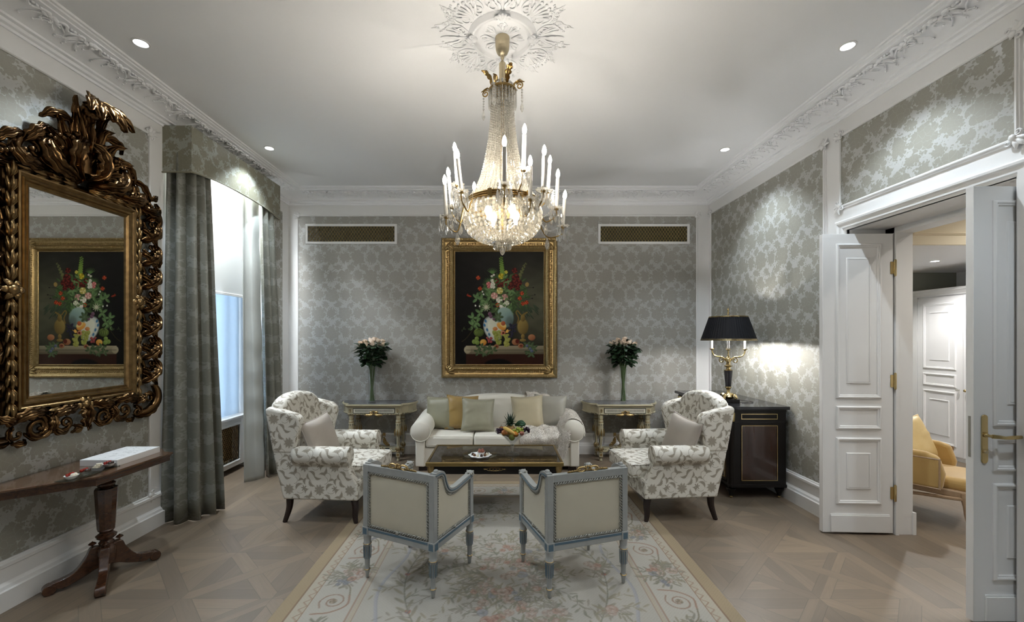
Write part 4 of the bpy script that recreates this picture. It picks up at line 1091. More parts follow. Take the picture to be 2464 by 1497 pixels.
# glass comport of fruit
FX_, FY_ = .105, 3.98
cp = thing('fruit_comport', 'tall footed glass comport holding fruit on the coffee table', 'bowl', (FX_, FY_, TZ))
obj('bowl', MB().lathe([(0, .088), (.012, .089), (.03, .115), (.10, .185), (.163, .215), (.166, .221), (.160, .221), (.097, .192), (.026, .122), (0, .096)], 32), M['glass'], cp, smooth=60)
obj('stem', MB().lathe([(.009, .03), (.010, .05), (.016, .062), (.012, .075), (.02, .088), (.012, .093)], 16), M['crystal2'], cp, smooth=60)
obj('foot', MB().lathe([(.066, 0), (.066, .003), (.05, .014), (.02, .028), (.010, .034), (0, .034)], 28), M['glass'], cp, smooth=60)
FM = {'pine': P('pineapple_rind', (.36, .19, .04), .5, noise=(60, (.2, .12, .03))), 'crown': P('pineapple_leaves', (.02, .05, .03), .5),
      'banana': P('ripe_banana', (.72, .50, .13), .45, noise=(14, (.66, .42, .12))), 'grape': P('green_grapes', (.34, .40, .07), .25), 'black': P('black_grapes', (.03, .012, .03), .25),
      'apple': P('red_apple', (.32, .04, .02), .3, noise=(9, (.45, .22, .04))), 'orange': P('orange_peel', (.62, .22, .02), .45, bump=(120, .2, .002)), 'leaf': P('vine_leaf', (.03, .10, .05), .45), 'fig': P('fig_flesh', (.33, .12, .08), .5)}
def fr_thing(nm, lab, cat, off, group=None): return thing(nm, lab, cat, (FX_ + off[0], FY_ + off[1], TZ + off[2]), 0, group)
p = fr_thing('pineapple', 'small pineapple standing upright in the middle of the glass comport', 'pineapple', (-.02, .03, .155))
m = MB().lathe([(.02, 0), (.042, .015), (.05, .05), (.046, .09), (.03, .11), (0, .115)], 16)
obj('flesh', m, FM['pine'], p, smooth=50)
m = MB()
for i in range(26):
    a = i * 2.4; e = 1.35 - .045 * i; L = .13 - .0028 * i
    d = Vector((math.cos(a) * math.cos(e), math.sin(a) * math.cos(e), math.sin(e)))
    p0 = Vector((0, 0, .105)); p1 = p0 + d * L * .6 + Vector((0, 0, .012)); p2 = p0 + d * L + Vector((0, 0, -.012 if i > 10 else .01))
    sd = d.cross(Vector((0, 0, 1))).normalized() * .009
    m.add([p0 - sd, p0 + sd, p1 + sd * .9, p1 - sd * .9, p2], [(0, 1, 2, 3), (3, 2, 4)])
obj('crown', m, FM['crown'], p, smooth=0, solid=.002)
p = fr_thing('banana', 'ripe yellow banana lying across the front of the glass comport', 'banana', (0, 0, 0))
pts = smooth_path([(-.085, -.07, .268), (-.06, -.098, .262), (-.015, -.122, .24), (.02, -.128, .218)], 14)
m = MB().tube(pts, [.006, .012, .016, .018, .0185, .019, .019, .019, .0185, .018, .017, .014, .009, .005], 8); obj('peel', m, FM['banana'], p, smooth=60)
def bunch(nm, lab, off, mt, n, rad, seed):
    p = fr_thing(nm, lab, 'grapes', off); rr = random.Random(seed); m = MB()
    for i in range(n):
        a = rr.uniform(0, 6.28); q = rad * math.sqrt(rr.random()); m.ball((q * math.cos(a), q * math.sin(a) * .8, rr.uniform(-.012, .025) - q * .3), .0115, 8, 6)
    obj('berries', m, mt, p, smooth=60); s_ = MB().tube([(0, 0, .02), (.004, 0, .04), (.012, .004, .055)], .002, 5); obj('stalk', s_, M['stem'], p)
bunch('green_grapes', 'bunch of green grapes beside the pineapple in the glass comport', (.055, -.035, .235), FM['grape'], 34, .045, 1)
bunch('black_grapes', 'bunch of black grapes on the sofa-throw side of the glass comport', (.115, .01, .235), FM['black'], 34, .042, 2)
bunch('dark_grapes', 'small bunch of dark grapes at the window side of the glass comport', (-.115, -.01, .225), FM['black'], 22, .032, 3)
for i, (nm, ox, oy, oz, r_, mt, lab) in enumerate([('apple', -.075, -.055, .215, .030, 'apple', 'red apple under the banana in the glass comport'), ('apple', -.10, .05, .225, .030, 'apple', 'red apple behind the dark grapes in the glass comport'),
        ('orange', .0, .075, .215, .034, 'orange', 'orange behind the pineapple in the glass comport'), ('orange', .03, -.06, .205, .028, 'orange', 'orange below the green grapes in the glass comport'),
        ('fig', .085, -.075, .215, .022, 'fig', 'cut fig at the front rim of the glass comport'), ('apple', -.005, -.02, .165, .03, 'grape', 'green apple low in the cone of the glass comport')]):
    p = fr_thing(nm, lab, nm, (ox, oy, oz)); obj('flesh', MB().lathe([(0, -r_ * .8), (r_ * .55, -r_ * .85), (r_ * .95, -r_ * .3), (r_, .1 * r_), (r_ * .8, r_ * .7), (r_ * .3, r_ * .88), (0, r_ * .75)], 14), FM[mt], p, smooth=60)
    obj('stalk', MB().tube([(0, 0, r_ * .75), (.002, 0, r_ * 1.15)], .0015, 5), M['stem'], p)
lf = fr_thing('vine_leaf', 'broad green leaf standing behind the grapes in the glass comport', 'leaf', (.075, .05, .27))
m = MB().leaf([(-.05, -.0, -.01), (0, .01, .02), (.055, .0, .005)], .04, nt=10, ns=7, lobes=3, M=RX(.9), bulge=.15); obj('blade', m, FM['leaf'], lf, smooth=60)
# plate of chocolates
PX, PY = -.196, 3.925
pl = thing('glass_plate', 'round clear glass plate with chocolates on the coffee table', 'plate', (PX, PY, TZ))
obj('plate', MB().lathe([(0, .002), (.06, .002), (.11, .006), (.158, .016), (.160, .019), (.156, .019), (.11, .010), (0, .006)], 40), M['glass'], pl, smooth=60)
dy = MB(); n = 48
dy.lathe([(0, .0), (.09, .001), (.105, .002)], n, cap=False)
dy.v = [(x * (1 + .06 * (i // n == 2) * math.cos(8 * math.atan2(y, x))), y * (1 + .06 * (i // n == 2) * math.cos(8 * math.atan2(y, x))), z) for i, (x, y, z) in enumerate(dy.v)]
o = obj('doily', dy, M['paper'], smooth=60, solid=.0008); o.location = (PX, PY, TZ + .0115); tag(o, 'scalloped white paper doily under the chocolates on the glass plate', 'doily')
tr = thing('fruit_tartlet', 'small tartlet topped with red fruit in the middle of the doily', 'tartlet', (PX + .01, PY + .02, TZ + .0145))
obj('case', MB().lathe([(.030, 0), (.036, .018), (.037, .02), (.03, .018), (0, .018)], 20), M['porcelain'], tr)
m = MB()
for i in range(7): m.ball((.02 * math.cos(i * .9), .02 * math.sin(i * .9), .026 + .008 * (i % 2)), (.012, .010, .014), 7, 5)
obj('topping', m, FM['fig'], tr)
kinds = ['choc', 'milk', 'whitechoc', 'choc', 'milk', 'whitechoc', 'choc', 'choc', 'milk', 'milk']
dsc = {'choc': 'dark chocolate truffle on the doily of the glass plate', 'milk': 'milk chocolate truffle on the doily of the glass plate', 'whitechoc': 'white chocolate truffle on the doily of the glass plate'}
for i, kd in enumerate(kinds):
    a = 3.4 + i * .52; c = MB().lathe([(0, 0), (.012, 0), (.0135, .006), (.012, .016), (.006, .022), (0, .023)], 10)
    o = obj('truffle', c, M[kd], smooth=60); o.location = (PX + .068 * math.cos(a), PY + .068 * math.sin(a), TZ + .014); tag(o, dsc[kd], 'chocolate', kd.replace('choc', '').replace('milk', 'milk ') .strip() + ' chocolates on the doily' if kd != 'choc' else 'dark chocolates on the doily')
# ---------------------------------------------------------------- painted surfaces (canvas, rug) as fine coloured grids
class Paint:
    def __init__(s, W, Hh, nx, ny, base):
        s.W, s.H, s.nx, s.ny = W, Hh, nx, ny
        s.a = np.zeros((ny, nx, 3)) + np.array(base); s.r = np.random.RandomState(3)
        s.X, s.Y = np.meshgrid(np.linspace(0, W, nx), np.linspace(0, Hh, ny))
    def win(s, x0, x1, y0, y1):
        i0 = int(max(0, math.floor(x0 / s.W * (s.nx - 1)))); i1 = int(min(s.nx, math.ceil(x1 / s.W * (s.nx - 1)) + 1))
        j0 = int(max(0, math.floor(y0 / s.H * (s.ny - 1)))); j1 = int(min(s.ny, math.ceil(y1 / s.H * (s.ny - 1)) + 1))
        if i1 <= i0 or j1 <= j0: return None
        return (slice(j0, j1), slice(i0, i1))
    def put(s, w, m, col):
        m = np.clip(m, 0, 1)[..., None]; s.a[w] = s.a[w] * (1 - m) + np.asarray(col) * m
    def ell(s, x, y, rx, ry, col, rot=0, soft=.15, al=1, hi=None):
        R = max(rx, ry) * 1.1; w = s.win(x - R, x + R, y - R, y + R)
        if w is None: return
        X = s.X[w] - x; Y = s.Y[w] - y; c, n = math.cos(rot), math.sin(rot)
        u = (X * c + Y * n) / rx; v = (Y * c - X * n) / ry; d = np.sqrt(u * u + v * v)
        colr = np.asarray(col)
        if hi is not None:
            t = np.clip(.55 - .5 * (u + v) * .7, 0, 1)[..., None]; colr = np.asarray(col) * (1 - t) + np.asarray(hi) * t
        s.put(w, (1 - d) / soft * al if al == 1 else np.clip((1 - d) / soft, 0, 1) * al, colr)
    def stroke(s, pts, wd, col, al=1, taper=False):
        P = smooth_path(pts, max(14, len(pts) * 7)); n = len(P)
        for i in range(n - 1):
            a, b = P[i], P[i + 1]; q = wd * (1 - i / n if taper else 1) + 1e-5; R = q * 1.5
            w = s.win(min(a.x, b.x) - R, max(a.x, b.x) + R, min(a.y, b.y) - R, max(a.y, b.y) + R)
            if w is None: continue
            X = s.X[w] - a.x; Y = s.Y[w] - a.y; dx, dy = b.x - a.x, b.y - a.y; L = dx * dx + dy * dy + 1e-12
            t = np.clip((X * dx + Y * dy) / L, 0, 1); d = np.hypot(X - dx * t, Y - dy * t)
            s.put(w, np.clip((q - d) / (q * .5) , 0, 1) * al, col)
    def leaf(s, x, y, L, wd, ang, col, col2=None, al=1):
        s.ell(x + math.cos(ang) * L / 2, y + math.sin(ang) * L / 2, L / 2, wd / 2, col, ang, .3, al, col2)
    def bloom(s, x, y, r, cols, n=7, al=1):
        s.ell(x, y, r, r, np.array(cols[0]) * .62, 0, .2, al)
        for k in range(n):
            a = 2 * PI * k / n + s.r.rand() * .5; s.ell(x + math.cos(a) * r * .62, y + math.sin(a) * r * .62, r * .42, r * .3, cols[1 + k % (len(cols) - 1)], a + PI / 2, .35, al)
        for k in range(5):
            a = s.r.rand() * 6.28; s.ell(x + math.cos(a) * r * .26, y + math.sin(a) * r * .26, r * .28, r * .18, cols[k % len(cols)], a, .4, al)
        for k in range(9):
            a = 2 * PI * k / 9 + s.r.rand(); q = r * (.3 + .45 * s.r.rand()); s.ell(x + math.cos(a) * q, y + math.sin(a) * q, r * .22, r * .06, np.array(cols[0]) * .62, a + PI / 2, .5, al * .32)
        s.ell(x, y, r * .16, r * .16, np.array(cols[0]) * .7, 0, .5, al)
    def mesh(s, name, place, mat):
        nx, ny = s.nx, s.ny; me = bpy.data.meshes.new(name)
        P3 = place(s.X.ravel(), s.Y.ravel())
        me.vertices.add(nx * ny); me.vertices.foreach_set('co', np.ascontiguousarray(P3, np.float32).ravel())
        i = np.arange(nx * ny).reshape(ny, nx); q = np.stack([i[:-1, :-1], i[:-1, 1:], i[1:, 1:], i[1:, :-1]], -1).reshape(-1, 4); n = len(q)
        me.loops.add(n * 4); me.loops.foreach_set('vertex_index', q.ravel().astype(np.int32)); me.polygons.add(n)
        me.polygons.foreach_set('loop_start', np.arange(0, n * 4, 4, dtype=np.int32))
        me.update(calc_edges=True)
        at = me.color_attributes.new('paint', 'FLOAT_COLOR', 'POINT'); c = np.ones((nx * ny, 4), np.float32); c[:, :3] = np.clip(s.a.reshape(-1, 3), 0, 1); at.data.foreach_set('color', c.ravel())
        me.materials.append(mat); o = bpy.data.objects.new(name, me); COL.objects.link(o); return o
def paint_mat(name, rough, bump=None, coat=0):
    nt = NT(name, rough); nt.set('Specular IOR Level', .12); at = nt.n('ShaderNodeVertexColor'); at.layer_name = 'paint'; nt.set('Base Color', at.outputs[0]); nt.set('Coat Weight', coat)
    if bump: nt.bump(nt.noise(nt.vec(*nt.tc('Object')), bump, 2), .25, .003)
    return nt.m

def C(r, g, b): return np.array([((c / 255) / 12.92 if c / 255 < .04045 else ((c / 255 + .055) / 1.055) ** 2.4) for c in (r, g, b)])

# ---------------------------------------------------------------- still life painting
def still_life():
    W_, H_ = 870., 1105.
    p = Paint(W_, H_, 330, 420, C(15, 14, 13)); X, Y = p.X, p.Y
    def Q(x, y): return x - 218, y - 180
    g = np.exp(-(((X - 800) / 260) ** 2 + ((Y - 560) / 340) ** 2)); g2 = np.exp(-(((X - 420) / 400) ** 2 + ((Y - 60) / 220) ** 2))
    p.a += g[..., None] * C(80, 80, 64) + g2[..., None] * C(26, 25, 23)
    p.a *= (1 + .12 * np.sin(X * .03 + 2 * np.sin(Y * .02)) * np.cos(Y * .041))[..., None]
    R = p.r
    def E_(x, y, rx, ry, c, rot=0, hi=None, soft=.18, al=1): x, y = Q(x, y); p.ell(x, y, rx, ry, c, rot, soft, al, hi)
    def S_(pts, w_, c, al=1, tp=False): p.stroke([Q(*q) for q in pts], w_, c, al, tp)
    def B_(x, y, r, cols, n=8): x, y = Q(x, y); p.bloom(x, y, r, [C(*c) for c in cols], n)
    def L_(x, y, L, w_, a, c=(38, 58, 34), c2=(70, 92, 56)): x, y = Q(x, y); p.leaf(x, y, L, w_, a, C(*c), C(*c2))
    # stone ledge
    lx = (X + 218 > 330) & (Y + 180 > 1098) & (Y + 180 < 1180)
    t = np.clip((Y + 180 - 1098) / 82, 0, 1)[..., None]
    ledge = C(168, 158, 132) * (1 - t) + C(96, 86, 68) * t; ledge = ledge * (1 - .45 * np.clip((X - 300) / 900, 0, 1))[..., None]
    p.a = np.where(lx[..., None], ledge, p.a); E_(345, 1138, 36, 40, C(150, 140, 116), 0, C(176, 166, 140))
    ln = lx & (np.abs(Y + 180 - 1140) < 5); p.a = np.where(ln[..., None], p.a * .55, p.a)
    low = (Y + 180 > 1180) & (X + 218 > 330); p.a = np.where(low[..., None], C(48, 26, 18), p.a); E_(640, 1290, 150, 70, C(14, 10, 9))
    # dark leaf masses
    for i in range(230):
        a = R.rand() * 6.28; q = R.rand() ** .5; L_(690 + math.cos(a) * q * 240, 600 + math.sin(a) * q * 190, 50 + 40 * R.rand(), 20 + 12 * R.rand(), R.rand() * 6.28, (34, 52, 32), (78, 102, 58))
    for i in range(34):
        L_(800 + 180 * R.rand(), 680 + 110 * R.rand(), 90, 14, .5 + R.rand() * .8, (34, 46, 36), (66, 80, 60))
    for x, y in [(440, 640), (480, 650), (400, 830), (430, 870), (470, 780), (400, 900), (520, 700), (560, 620), (560, 560), (760, 560), (740, 770), (720, 750)]:
        for k in range(4): L_(x, y, 62, 30, k * 1.5 + R.rand(), (56, 86, 52), (116, 146, 94))
    # flower spikes
    for k in range(26):
        t = k / 25; E_(668 + 14 * math.sin(k * 2.1) + 18 * t, 240 + 190 * t, 7 + 9 * t, 8 + 8 * t, C(58 + 60 * t, 92 + 50 * t, 38), 0, C(120, 150, 70))
    for k in range(22):
        t = k / 21; E_(905 - 70 * t + 10 * math.sin(k * 1.7), 300 + 160 * t, 6 + 9 * t, 7 + 8 * t, C(60, 68, 38), 0, C(110, 112, 70))
    for a in np.linspace(-2.6, -.5, 9): S_([(585, 400), (585 + 60 * math.cos(a), 400 + 60 * math.sin(a))], 5, C(86, 120, 66), 1, True)
    for a in np.linspace(-3.2, -1.2, 8): S_([(560, 480), (560 + 66 * math.cos(a), 480 + 50 * math.sin(a))], 5, C(70, 104, 58), 1, True)
    for a in np.linspace(-2.6, -.3, 8): S_([(735, 470), (735 + 60 * math.cos(a), 470 + 50 * math.sin(a))], 5, C(66, 96, 50), 1, True)
    B_(672, 425, 32, [(176, 160, 30), (206, 190, 60), (150, 130, 20)]); B_(718, 385, 18, [(190, 180, 60), (210, 200, 90), (150, 140, 40)])
    for x, y, r in [(800, 370, 30), (810, 440, 42), (790, 500, 44), (840, 490, 34), (760, 530, 30), (690, 500, 36), (730, 470, 26), (625, 470, 28), (650, 520, 22), (830, 540, 26)]:
        B_(x, y, r, [(78, 22, 22), (116, 38, 32), (54, 14, 14)])
    for x, y, r in [(585, 470, 20), (590, 500, 24), (578, 525, 20), (597, 530, 18), (580, 425, 12), (600, 412, 12)]: B_(x, y, r, [(220, 216, 200), (236, 234, 222), (190, 188, 170)])
    B_(548, 500, 24, [(200, 110, 110), (224, 150, 142), (170, 80, 84)]); B_(550, 528, 18, [(196, 104, 104), (220, 146, 140), (160, 70, 76)])
    B_(656, 566, 36, [(206, 190, 110), (224, 214, 150), (176, 160, 74)]); B_(604, 614, 36, [(216, 164, 152), (232, 194, 182), (190, 128, 120)]); B_(704, 628, 34, [(196, 146, 136), (214, 172, 160), (160, 110, 104)])
    B_(652, 654, 34, [(226, 222, 206), (240, 238, 226), (196, 192, 170)]); B_(684, 716, 36, [(228, 226, 214), (242, 240, 230), (196, 194, 176)]); B_(724, 686, 28, [(212, 214, 190), (230, 230, 212), (176, 180, 150)])
    B_(636, 704, 22, [(180, 70, 36), (206, 104, 56), (140, 46, 26)])
    for x, y in [(448, 440), (466, 545), (880, 690), (915, 680), (870, 590), (850, 640)]: B_(x, y, 22, [(178, 60, 32), (206, 90, 50), (120, 34, 22)])
    E_(360, 615, 26, 9, C(150, 50, 30), .3); E_(920, 505, 20, 24, C(146, 120, 70), .2); E_(345, 605, 6, 14, C(130, 40, 26), .5)
    for a in np.linspace(0, 6.28, 11)[:-1]: S_([(525, 725), (525 + 44 * math.cos(a), 725 + 44 * math.sin(a))], 6, C(200, 196, 170), 1, True)
    for x, y in [(422, 710), (462, 716), (500, 600), (490, 575)]: E_(x, y, 8, 10, C(210, 210, 200))
    for q in [((980, 535), (900, 545), (840, 600)), ((995, 605), (930, 620), (880, 660)), ((970, 640), (900, 660), (860, 700)), ((500, 370), (540, 420), (570, 480))]: S_(q, 2.5, C(40, 44, 34)); E_(q[0][0], q[0][1], 9, 7, C(28, 26, 26))
    # celadon vase, ewer, platter
    E_(715, 830, 82, 100, C(78, 100, 100), 0, C(156, 182, 176)); E_(700, 770, 68, 46, C(120, 146, 142), 0, C(160, 186, 180)); E_(750, 860, 46, 62, C(56, 66, 66), 0, C(96, 110, 104), .5, .7)
    E_(880, 915, 58, 82, C(86, 70, 34), 0, C(150, 128, 72)); E_(880, 830, 24, 40, C(84, 68, 34), 0, C(140, 118, 64)); E_(880, 1010, 20, 26, C(90, 72, 36), 0, C(150, 126, 70)); E_(880, 1046, 34, 16, C(96, 78, 40), 0, C(150, 126, 70))
    S_([(860, 800), (830, 760), (815, 780), (838, 830), (826, 880)], 7, C(120, 98, 50)); S_([(880, 800), (920, 775)], 9, C(120, 98, 50)); E_(880, 905, 34, 52, C(110, 92, 50), 0, C(140, 120, 70), .5, .6)
    E_(590, 935, 88, 132, C(170, 178, 172), -.42, C(206, 212, 206)); E_(604, 930, 62, 104, C(202, 204, 188), -.42, C(226, 228, 212))
    for x, y in [(520, 860), (535, 945), (510, 900), (555, 990)]: E_(x, y, 14, 22, C(62, 116, 158), -.3, None, .5)
    for x, y in [(572, 815), (603, 838), (560, 790)]: E_(x, y, 19, 21, C(74, 44, 62), 0, C(130, 96, 118))
    for k in range(6): L_(640, 820, 58, 32, k * 1.05, (40, 62, 38), (92, 112, 80))
    for i in range(26): L_(600 + 170 * R.rand(), 430 + 300 * R.rand(), 44, 18, R.rand() * 6.28, (62, 92, 54), (120, 146, 92))
    # fruit
    E_(672, 910, 54, 34, C(214, 140, 56), .6, C(232, 176, 92)); E_(688, 896, 40, 22, C(226, 196, 120), .6); E_(735, 955, 28, 16, C(222, 160, 70), -.7, C(236, 190, 100))
    E_(690, 882, 24, 24, C(150, 64, 40), 0, C(190, 110, 70)); E_(612, 935, 26, 22, C(190, 90, 56), 0, C(216, 160, 96)); E_(686, 975, 28, 26, C(176, 96, 70), 0, C(214, 150, 116)); E_(690, 976, 12, 14, C(96, 30, 26))
    for k in range(60):
        t = R.rand(); E_(610 + 70 * (R.rand() - .3) * (1 - .4 * t) + 30 * t, 960 + 120 * t, 13, 13, C(112, 122, 44), 0, C(172, 176, 92), .3)
    for k in range(48):
        t = R.rand(); E_(725 + 66 * (R.rand() - .5) * (1 - .5 * t), 990 + 110 * t, 13, 13, C(116, 120, 44), 0, C(176, 176, 96), .3)
    for k in range(30): E_(740 + 70 * R.rand(), 885 + 130 * R.rand(), 12, 12, C(24, 24, 36), 0, C(56, 54, 74), .3)
    E_(455, 970, 52, 44, C(62, 80, 34), 0, C(120, 138, 70))
    for k in range(5): S_([(455, 932), (415 + 20 * k, 970), (440 + 8 * k, 1010)], 3, C(44, 58, 26), .7)
    for x, y, r in [(435, 1030, 22), (410, 1060, 24), (440, 1068, 24)]: E_(x, y, r, r, C(84, 110, 44), 0, C(140, 160, 84))
    E_(498, 1066, 34, 32, C(190, 110, 40), 0, C(226, 184, 90))
    for k in range(16): E_(530 + 50 * R.rand(), 1020 + 46 * R.rand(), 11, 11, C(110, 30, 34), 0, C(170, 84, 84), .3)
    for x, y, r in [(810, 1062, 40), (860, 1100, 30), (625, 1105, 26), (965, 1018, 38)]: E_(x, y, r, r * .85, C(122, 72, 46), 0, C(176, 122, 86))
    E_(826, 1056, 20, 24, C(90, 34, 28)); E_(862, 1098, 16, 12, C(110, 50, 40)); E_(626, 1104, 13, 8, C(90, 30, 28))
    for x, y in [(470, 1110), (450, 1160), (500, 1165), (540, 1120), (560, 1150), (590, 1140), (960, 1100), (940, 1160), (985, 1120), (960, 1180), (920, 1090)]:
        for k in range(4): L_(x, y, 48, 26, k * 1.6 + R.rand(), (38, 58, 38), (92, 110, 76))
    for x, y in [(920, 1100), (950, 1128), (966, 1150)]: E_(x, y, 16, 16, C(54, 62, 92), 0, C(110, 116, 140))
    S_([(290, 1060), (330, 1030), (370, 980), (400, 930), (380, 900)], 4, C(52, 46, 28))
    for k in range(10): L_(290 + 14 * k, 940 - 6 * (k % 3), 26, 10, R.rand() * 6, (40, 52, 34), (62, 74, 48))
    return p
pt = thing('painting', 'large still life of flowers and fruit in a wide gilt frame above the sofa', 'painting', (-.025, YB - .006, 2.005))
sl = still_life(); cw, chh = .622, .787
o = sl.mesh('canvas', lambda x, y: np.stack([-cw + x / 870 * 2 * cw, np.full_like(x, -.022), chh - y / 1105 * 2 * chh + .01], -1), paint_mat('oil_paint', .5, 60, .0)); o.parent = pt
MP = Matrix(((1, 0, 0, 0), (0, 0, -1, 0), (0, 1, 0, 0), (0, 0, 0, 1)))
f = MB(MP).frame(-.615, .615, -.772, .79, [(-.006, .018), (-.004, .026), (.004, .03), (.012, .026), (.02, .036), (.045, .062), (.06, .068), (.07, .06), (.078, .048), (.115, .052), (.14, .066), (.152, .076), (.165, .078), (.178, .064), (.184, .03), (.184, 0)])
fo = obj('frame', f, M['gold'], pt, smooth=30)
k = MB(MP); rr = random.Random(2)
def along(d, step, fn):
    u0, u1, v0, v1 = -.615 - d, .615 + d, -.772 - d, .79 + d
    for a, b, ax in [((u0, v0), (u1, v0), 0), ((u1, v0), (u1, v1), 1), ((u1, v1), (u0, v1), 2), ((u0, v1), (u0, v0), 3)]:
        L = math.hypot(b[0] - a[0], b[1] - a[1]); n = int(L / step)
        for i in range(n): fn(a[0] + (b[0] - a[0]) * (i + .5) / n, a[1] + (b[1] - a[1]) * (i + .5) / n, ax, i)
along(.008, .017, lambda u, v, ax, i: k.ball((u, v, .029), (.006, .006, .006), 6, 4))
along(.097, .03, lambda u, v, ax, i: k.tube([(q.x, q.y, .052) for q in spiral(u, v, .014, .004, i * 1.3, 1.1 * (1 if i % 2 else -1), 9)], .005, 4))
along(.097, .045, lambda u, v, ax, i: k.ball((u + rr.uniform(-.012, .012), v + rr.uniform(-.012, .012), .052), (.009, .009, .007), 6, 4))
along(.052, .028, lambda u, v, ax, i: k.ball((u, v, .064), (.010 if ax % 2 else .013, .013 if ax % 2 else .010, .006), 6, 4))
along(.16, .022, lambda u, v, ax, i: k.ball((u, v, .077), (.008, .008, .005), 6, 4))
for su in (-1, 1):
    for sv in (-1, 1):
        A = T(su * .71, .009 + sv * .876, .058) @ SCL(su, sv, 1)
        for a in (-2.36, -1.9, -2.8, 2.9, -1.3): k.leaf([(.04 * -math.cos(a) * .2, 0, .0), (.05 * math.cos(a), .05 * math.sin(a), .015), (.1 * math.cos(a), .1 * math.sin(a), .003)], .022, nt=8, ns=5, M=A, depth=.4)
obj('carving', k, M['gold'], fo, smooth=60)

# ---------------------------------------------------------------- rug
def rug():
    x0, x1, y0, y1 = -1.315, 1.375, .9, 4.71; W_, H_ = x1 - x0, y1 - y0
    p = Paint(W_, H_, 470, 660, C(180, 174, 162)); X, Y = p.X, p.Y; R = np.random.RandomState(8); p.r = R
    cx_, cy_ = W_ / 2, 2.83 - y0
    # distance in from the edge (far edge at y = H)
    d = np.minimum(np.minimum(X, W_ - X), np.minimum(Y, H_ - Y))
    def band(a, b, c, al=1): m = ((d >= a) & (d < b)) * al; p.a[:] = p.a * (1 - m[..., None]) + c * m[..., None]
    band(0, .085, C(168, 148, 116)); band(.085, .094, C(140, 112, 88)); band(.094, .17, C(190, 180, 160)); band(.165, .172, C(150, 120, 96)); band(.172, .43, C(188, 182, 169)); band(.43, .437, C(160, 130, 110), .8); band(.445, .47, C(184, 172, 152)); band(.47, .476, C(156, 128, 108), .8)
    for kk in range(4):
        L = W_ if kk < 2 else H_; n = int(L / .034)
        for i in range(n):
            u = (i + .5) * L / n; q = .145 + .018 * (1 if i % 2 else -1); u2 = u + L / n; q2 = .145 + .018 * (-1 if i % 2 else 1)
            f_ = [lambda u, q: (u, q), lambda u, q: (u, H_ - q), lambda u, q: (q, u), lambda u, q: (W_ - q, u)][kk]
            if .15 < u < L - .15: p.stroke([f_(u, q), f_(u2, q2)], .005, C(156, 124, 104), .45)
    greens = [C(128, 124, 104), C(140, 132, 110), C(118, 117, 102), C(134, 127, 114)]; roses = [[(158, 112, 96), (176, 138, 120), (190, 162, 144)], [(166, 140, 124), (184, 162, 146), (196, 182, 168)], [(176, 156, 140), (192, 178, 164), (160, 134, 120)]]; blues = [[(132, 134, 138), (150, 150, 152), (164, 163, 160)]]
    def sprig(x, y, a, L, n=6, cl=None):
        c = cl if cl is not None else greens[R.randint(4)]; b = R.uniform(-.6, .6); P_ = [(x + L * t * math.cos(a + b * t), y + L * t * math.sin(a + b * t)) for t in np.linspace(0, 1, 5)]
        p.stroke(P_, .0055, c, .8, True)
        for i in range(n):
            t = (i + 1) / n; k_ = min(int(t * 4), 4); q = P_[k_]
            p.leaf(q[0], q[1], .05 + .03 * R.rand(), .017, a + b * t + (.7 if i % 2 else -.7), c, c * 1.25, .8)
    def bouquet(x, y, r, n, al=.9):
        for i in range(int(n * 1.4)): a = R.rand() * 6.28; q = r * (.5 + .5 * R.rand()); sprig(x + math.cos(a) * q * .6, y + math.sin(a) * q * .6, a, r * .55, 5)
        for i in range(n): a = R.rand() * 6.28; q = r * .75 * R.rand() ** .6; fl_ = (roses + roses + blues)[R.randint(7)]; p.bloom(x + math.cos(a) * q, y + math.sin(a) * q, .022 + .022 * R.rand(), [C(*c) for c in fl_], 7, al)
    def scroll(x, y, s, fx, rot):
        def tr(u, v): u *= fx; return (x + s * (u * math.cos(rot) - v * math.sin(rot)), y + s * (u * math.sin(rot) + v * math.cos(rot)))
        c = C(150, 122, 106)
        p.stroke([tr(q.x, q.y) for q in spiral(0, 0, .10, .03, 2.4, -1.35, 12)], .006, c, .8); p.stroke([tr(-.14, .10), tr(-.12, -.02), tr(-.04, -.11), tr(.08, -.09)], .008, C(156, 122, 104), .8); p.stroke([tr(.08, -.09), tr(.17, -.06), tr(.24, .0)], .006, C(128, 120, 100), .8)
        p.bloom(*tr(0, 0), .03 * s, [C(150, 128, 108), C(176, 160, 140), C(128, 116, 94)], 6, .8)
        for k_ in range(4): p.leaf(*tr(.14 + .03 * k_, -.05 + .02 * k_), .06 * s, .022 * s, rot + .5 + k_, greens[k_ % 4], None, .7)
    for sx in (0, 1):
        for i in range(6):
            y = .42 + i * .62; x = .30 if sx == 0 else W_ - .30
            scroll(x, y, .85, 1 if sx == 0 else -1, PI / 2 if sx == 0 else -PI / 2 + PI)
            bouquet(x, y + .31, .125, 11); sprig(x, y + .2, 1.5, .1); sprig(x, y + .42, -1.5, .1)
            for k_ in range(4): p.bloom(x + R.uniform(-.05, .05), y + .19 + R.uniform(-.03, .03), .02, [C(118, 122, 134), C(146, 148, 154), C(160, 160, 160)], 5, .7)
    for i in range(4):
        x = .55 + i * .53
        for y in (.30, H_ - .30): scroll(x, y, .85, 1 if i < 2 else -1, 0); bouquet(x + .265 if i < 3 else x, y, .09, 6)
    # field: centre bouquet, wreath of leaf branches, ribbons
    for kk in range(3): bouquet(cx_ + (0, .05, -.04)[kk], cy_ + (.0, .34, -.36)[kk], (.36, .28, .30)[kk], (34, 18, 20)[kk], .75)
    for i in range(14): a = i * .449; sprig(cx_ + .28 * math.cos(a), cy_ + .28 * math.sin(a), a + .2, .30, 7)
